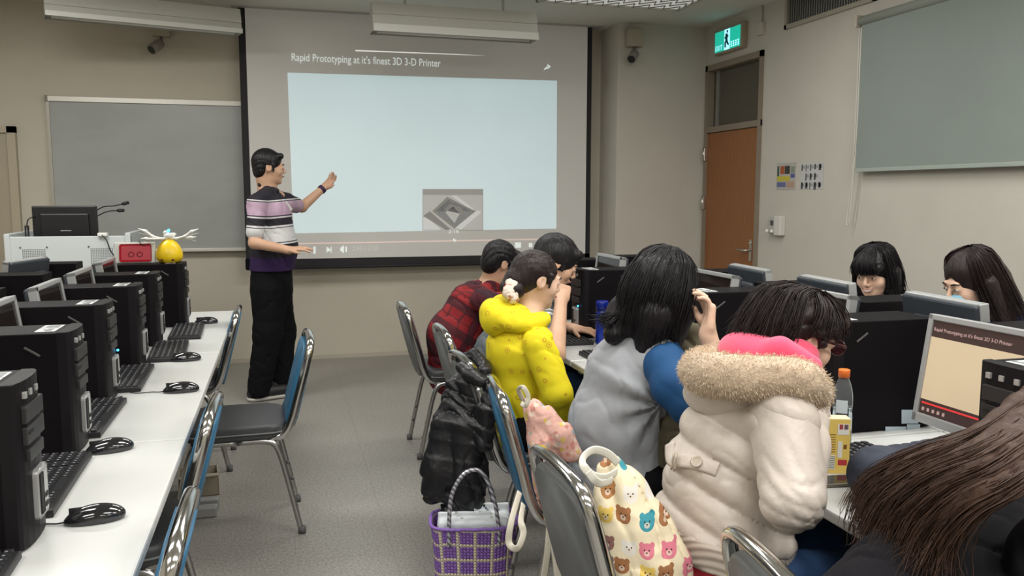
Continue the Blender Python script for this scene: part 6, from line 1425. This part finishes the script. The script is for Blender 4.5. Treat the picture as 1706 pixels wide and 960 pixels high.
def strap(pts, name='strap', wd=.0135, par=t, o_=None, m_=m_str):
    return MB().tube([Vector(p)-(o_ or off) for p in smooth_path(pts, 8)], wd, 8, side=(0, 1, 0.0), sx=.16).obj(name, m_, par)
strap([P(872, 668, 2.34), P(864, 650, 2.30), P(872, 646, 2.28), P(880, 662, 2.28), P(876, 676, 2.28), P(868, 672, 2.30)], wd=.007)
strap([P(866, 820, 2.28), P(852, 870, 2.2), P(848, 905, 2.18), P(862, 914, 2.16), P(872, 890, 2.18), P(868, 868, 2.2), P(872, 840, 2.26)], wd=.010)
strap([P(914, 862, 2.10), P(922, 890, 2.1), P(928, 930, 2.1), P(934, 985, 2.1)], wd=.014)
strap([P(916, 872, 2.2), P(912, 920, 2.2), P(905, 975, 2.2)], wd=.010)

# ---- tote with animal faces on the grey-backed chair
t, off = thing('tote_bag', 'cream tote bag printed with cat and bear faces, hung on grey chair back', 'bag', (.8, 1.75, .3)), Vector((.8, 1.75, .3))
m_tt = mat('animal_print', (.72, .62, .42), .85, bump=.1, bscale=250, fold=.6, fscale=9); g = NG(m_tt)
tc = g.node('ShaderNodeTexCoord'); sx_ = g.node('ShaderNodeSeparateXYZ'); g.nt.links.new(tc.outputs['Object'], sx_.inputs[0])
pu = g.math('ADD', g.math('MULTIPLY', sx_.outputs[0], .97), g.math('MULTIPLY', sx_.outputs[1], -.45)); pv = g.math('ADD', sx_.outputs[2], g.math('MULTIPLY', sx_.outputs[1], -.15))
cb = g.node('ShaderNodeCombineXYZ'); g.put(cb.inputs[0], g.math('MULTIPLY', pu, 1)); g.put(cb.inputs[1], pv)
vo = g.node('ShaderNodeTexVoronoi'); vo.voronoi_dimensions = '2D'; vo.inputs['Scale'].default_value = 20; vo.inputs['Randomness'].default_value = .35; g.put(vo.inputs['Vector'], cb.outputs[0])
sc_ = g.node('ShaderNodeVectorMath', operation='SCALE'); g.put(sc_.inputs[0], cb.outputs[0]); sc_.inputs[3].default_value = 20
sb = g.node('ShaderNodeVectorMath', operation='SUBTRACT'); s2 = g.node('ShaderNodeVectorMath', operation='SCALE'); g.put(s2.inputs[0], vo.outputs['Position']); s2.inputs[3].default_value = 20
g.put(sb.inputs[0], sc_.outputs[0]); g.put(sb.inputs[1], s2.outputs[0]); sl = g.node('ShaderNodeSeparateXYZ'); g.put(sl.inputs[0], sb.outputs[0]); lx, ly = sl.outputs[0], sl.outputs[1]; ax = g.math('ABSOLUTE', lx)
def disc(x, y, cx_, cy_, r, sx=1.0, sy=1.0):
    a = g.math('MULTIPLY', g.math('SUBTRACT', x, cx_), 1/sx); b = g.math('MULTIPLY', g.math('SUBTRACT', y, cy_), 1/sy)
    return g.math('LESS_THAN', g.math('ADD', g.math('MULTIPLY', a, a), g.math('MULTIPLY', b, b)), r*r)
sc3 = g.node('ShaderNodeSeparateColor'); g.nt.links.new(vo.outputs['Color'], sc3.inputs[0])
cr = g.node('ShaderNodeValToRGB'); cr.color_ramp.interpolation = 'CONSTANT'; g.put(cr.inputs[0], sc3.outputs[0]); E_ = cr.color_ramp.elements
E_[0].color = (.30, .13, .05, 1); E_[1].position = .22; E_[1].color = (.04, .26, .32, 1)
for ps_, cc_ in ((.4, (.62, .18, .24)), (.52, (.70, .50, .12)), (.66, (.36, .17, .06)), (.8, (.25, .12, .10)), (.9, (.70, .66, .6))): e_ = E_.new(ps_); e_.color = (*cc_, 1)
head = disc(lx, ly, 0, 0, .30, 1.18, 1.0); ear = disc(ax, ly, .24, .22, .12); eye = disc(ax, ly, .11, .04, .035); muz = disc(lx, ly, 0, -.08, .11, 1.2, .9); nose = disc(lx, ly, 0, -.05, .035, 1.2, .8)
c = g.mix(g.math('MAXIMUM', head, ear), (.74, .64, .45), cr.outputs[0]); c = g.mix(g.math('MULTIPLY', muz, .6), c, (.75, .62, .5)); c = g.mix(g.math('MAXIMUM', eye, nose), c, (.03, .02, .02)); g.base(c)
sc = Sculpt(.005); sc.chain([P(1022, 778, 1.74), P(1036, 820, 1.72), P(1058, 880, 1.69), P(1082, 945, 1.66), P(1095, 1000, 1.64)], [.028, .050, .068, .078, .07], .03, iw, 1.15); sc.chain([P(1006, 782, 1.74), P(1010, 850, 1.70), P(1030, 940, 1.66)], [.02, .028, .035], .02); sc.cap(P(1098, 900, 1.66), P(1122, 935, 1.64), .04, .028, .02)
link('bag_body', sc.mesh('bag_body', disp=wrinkle(.010, [(1, .2, .3), (.8, .8, .2)], 52, 86), off=off), m_tt, t)
m_ss = mat('white_satin', (.72, .70, .62), .5)
strap([P(1030, 772, 1.70), P(1012, 756, 1.69), P(990, 750, 1.67), P(974, 760, 1.64), P(972, 776, 1.62), P(986, 792, 1.62), P(1008, 796, 1.64), P(1028, 786, 1.68)], wd=.0095, par=t, o_=off, m_=m_ss)
strap([P(1020, 800, 1.66), P(1002, 806, 1.63), P(990, 800, 1.61), P(980, 786, 1.61)], wd=.009, par=t, o_=off, m_=m_ss)

# ---- olive jacket in the lap of the woman in grey
t, off = thing('jacket', 'olive jacket bunched on lap and desk edge of woman in grey top', 'jacket', (1.2, 2.4, .6)), Vector((1.2, 2.4, .6))
sc = Sculpt(.006); sc.chain([P(1158, 560, 2.42), P(1150, 600, 2.40), P(1140, 660, 2.36), P(1115, 720, 2.34), P(1105, 770, 2.34)], [.045, .055, .055, .05, .05], .03, (0, 1, 0), 1.2)
link('jacket_body', sc.mesh('jacket_body', disp=wrinkle(.010, [(1, .3, .4), (.3, .6, 1)], 45, 88), off=off), mat('olive_cloth', (.10, .085, .05), .85, bump=.2, bscale=200, fold=.5, fscale=10), t)
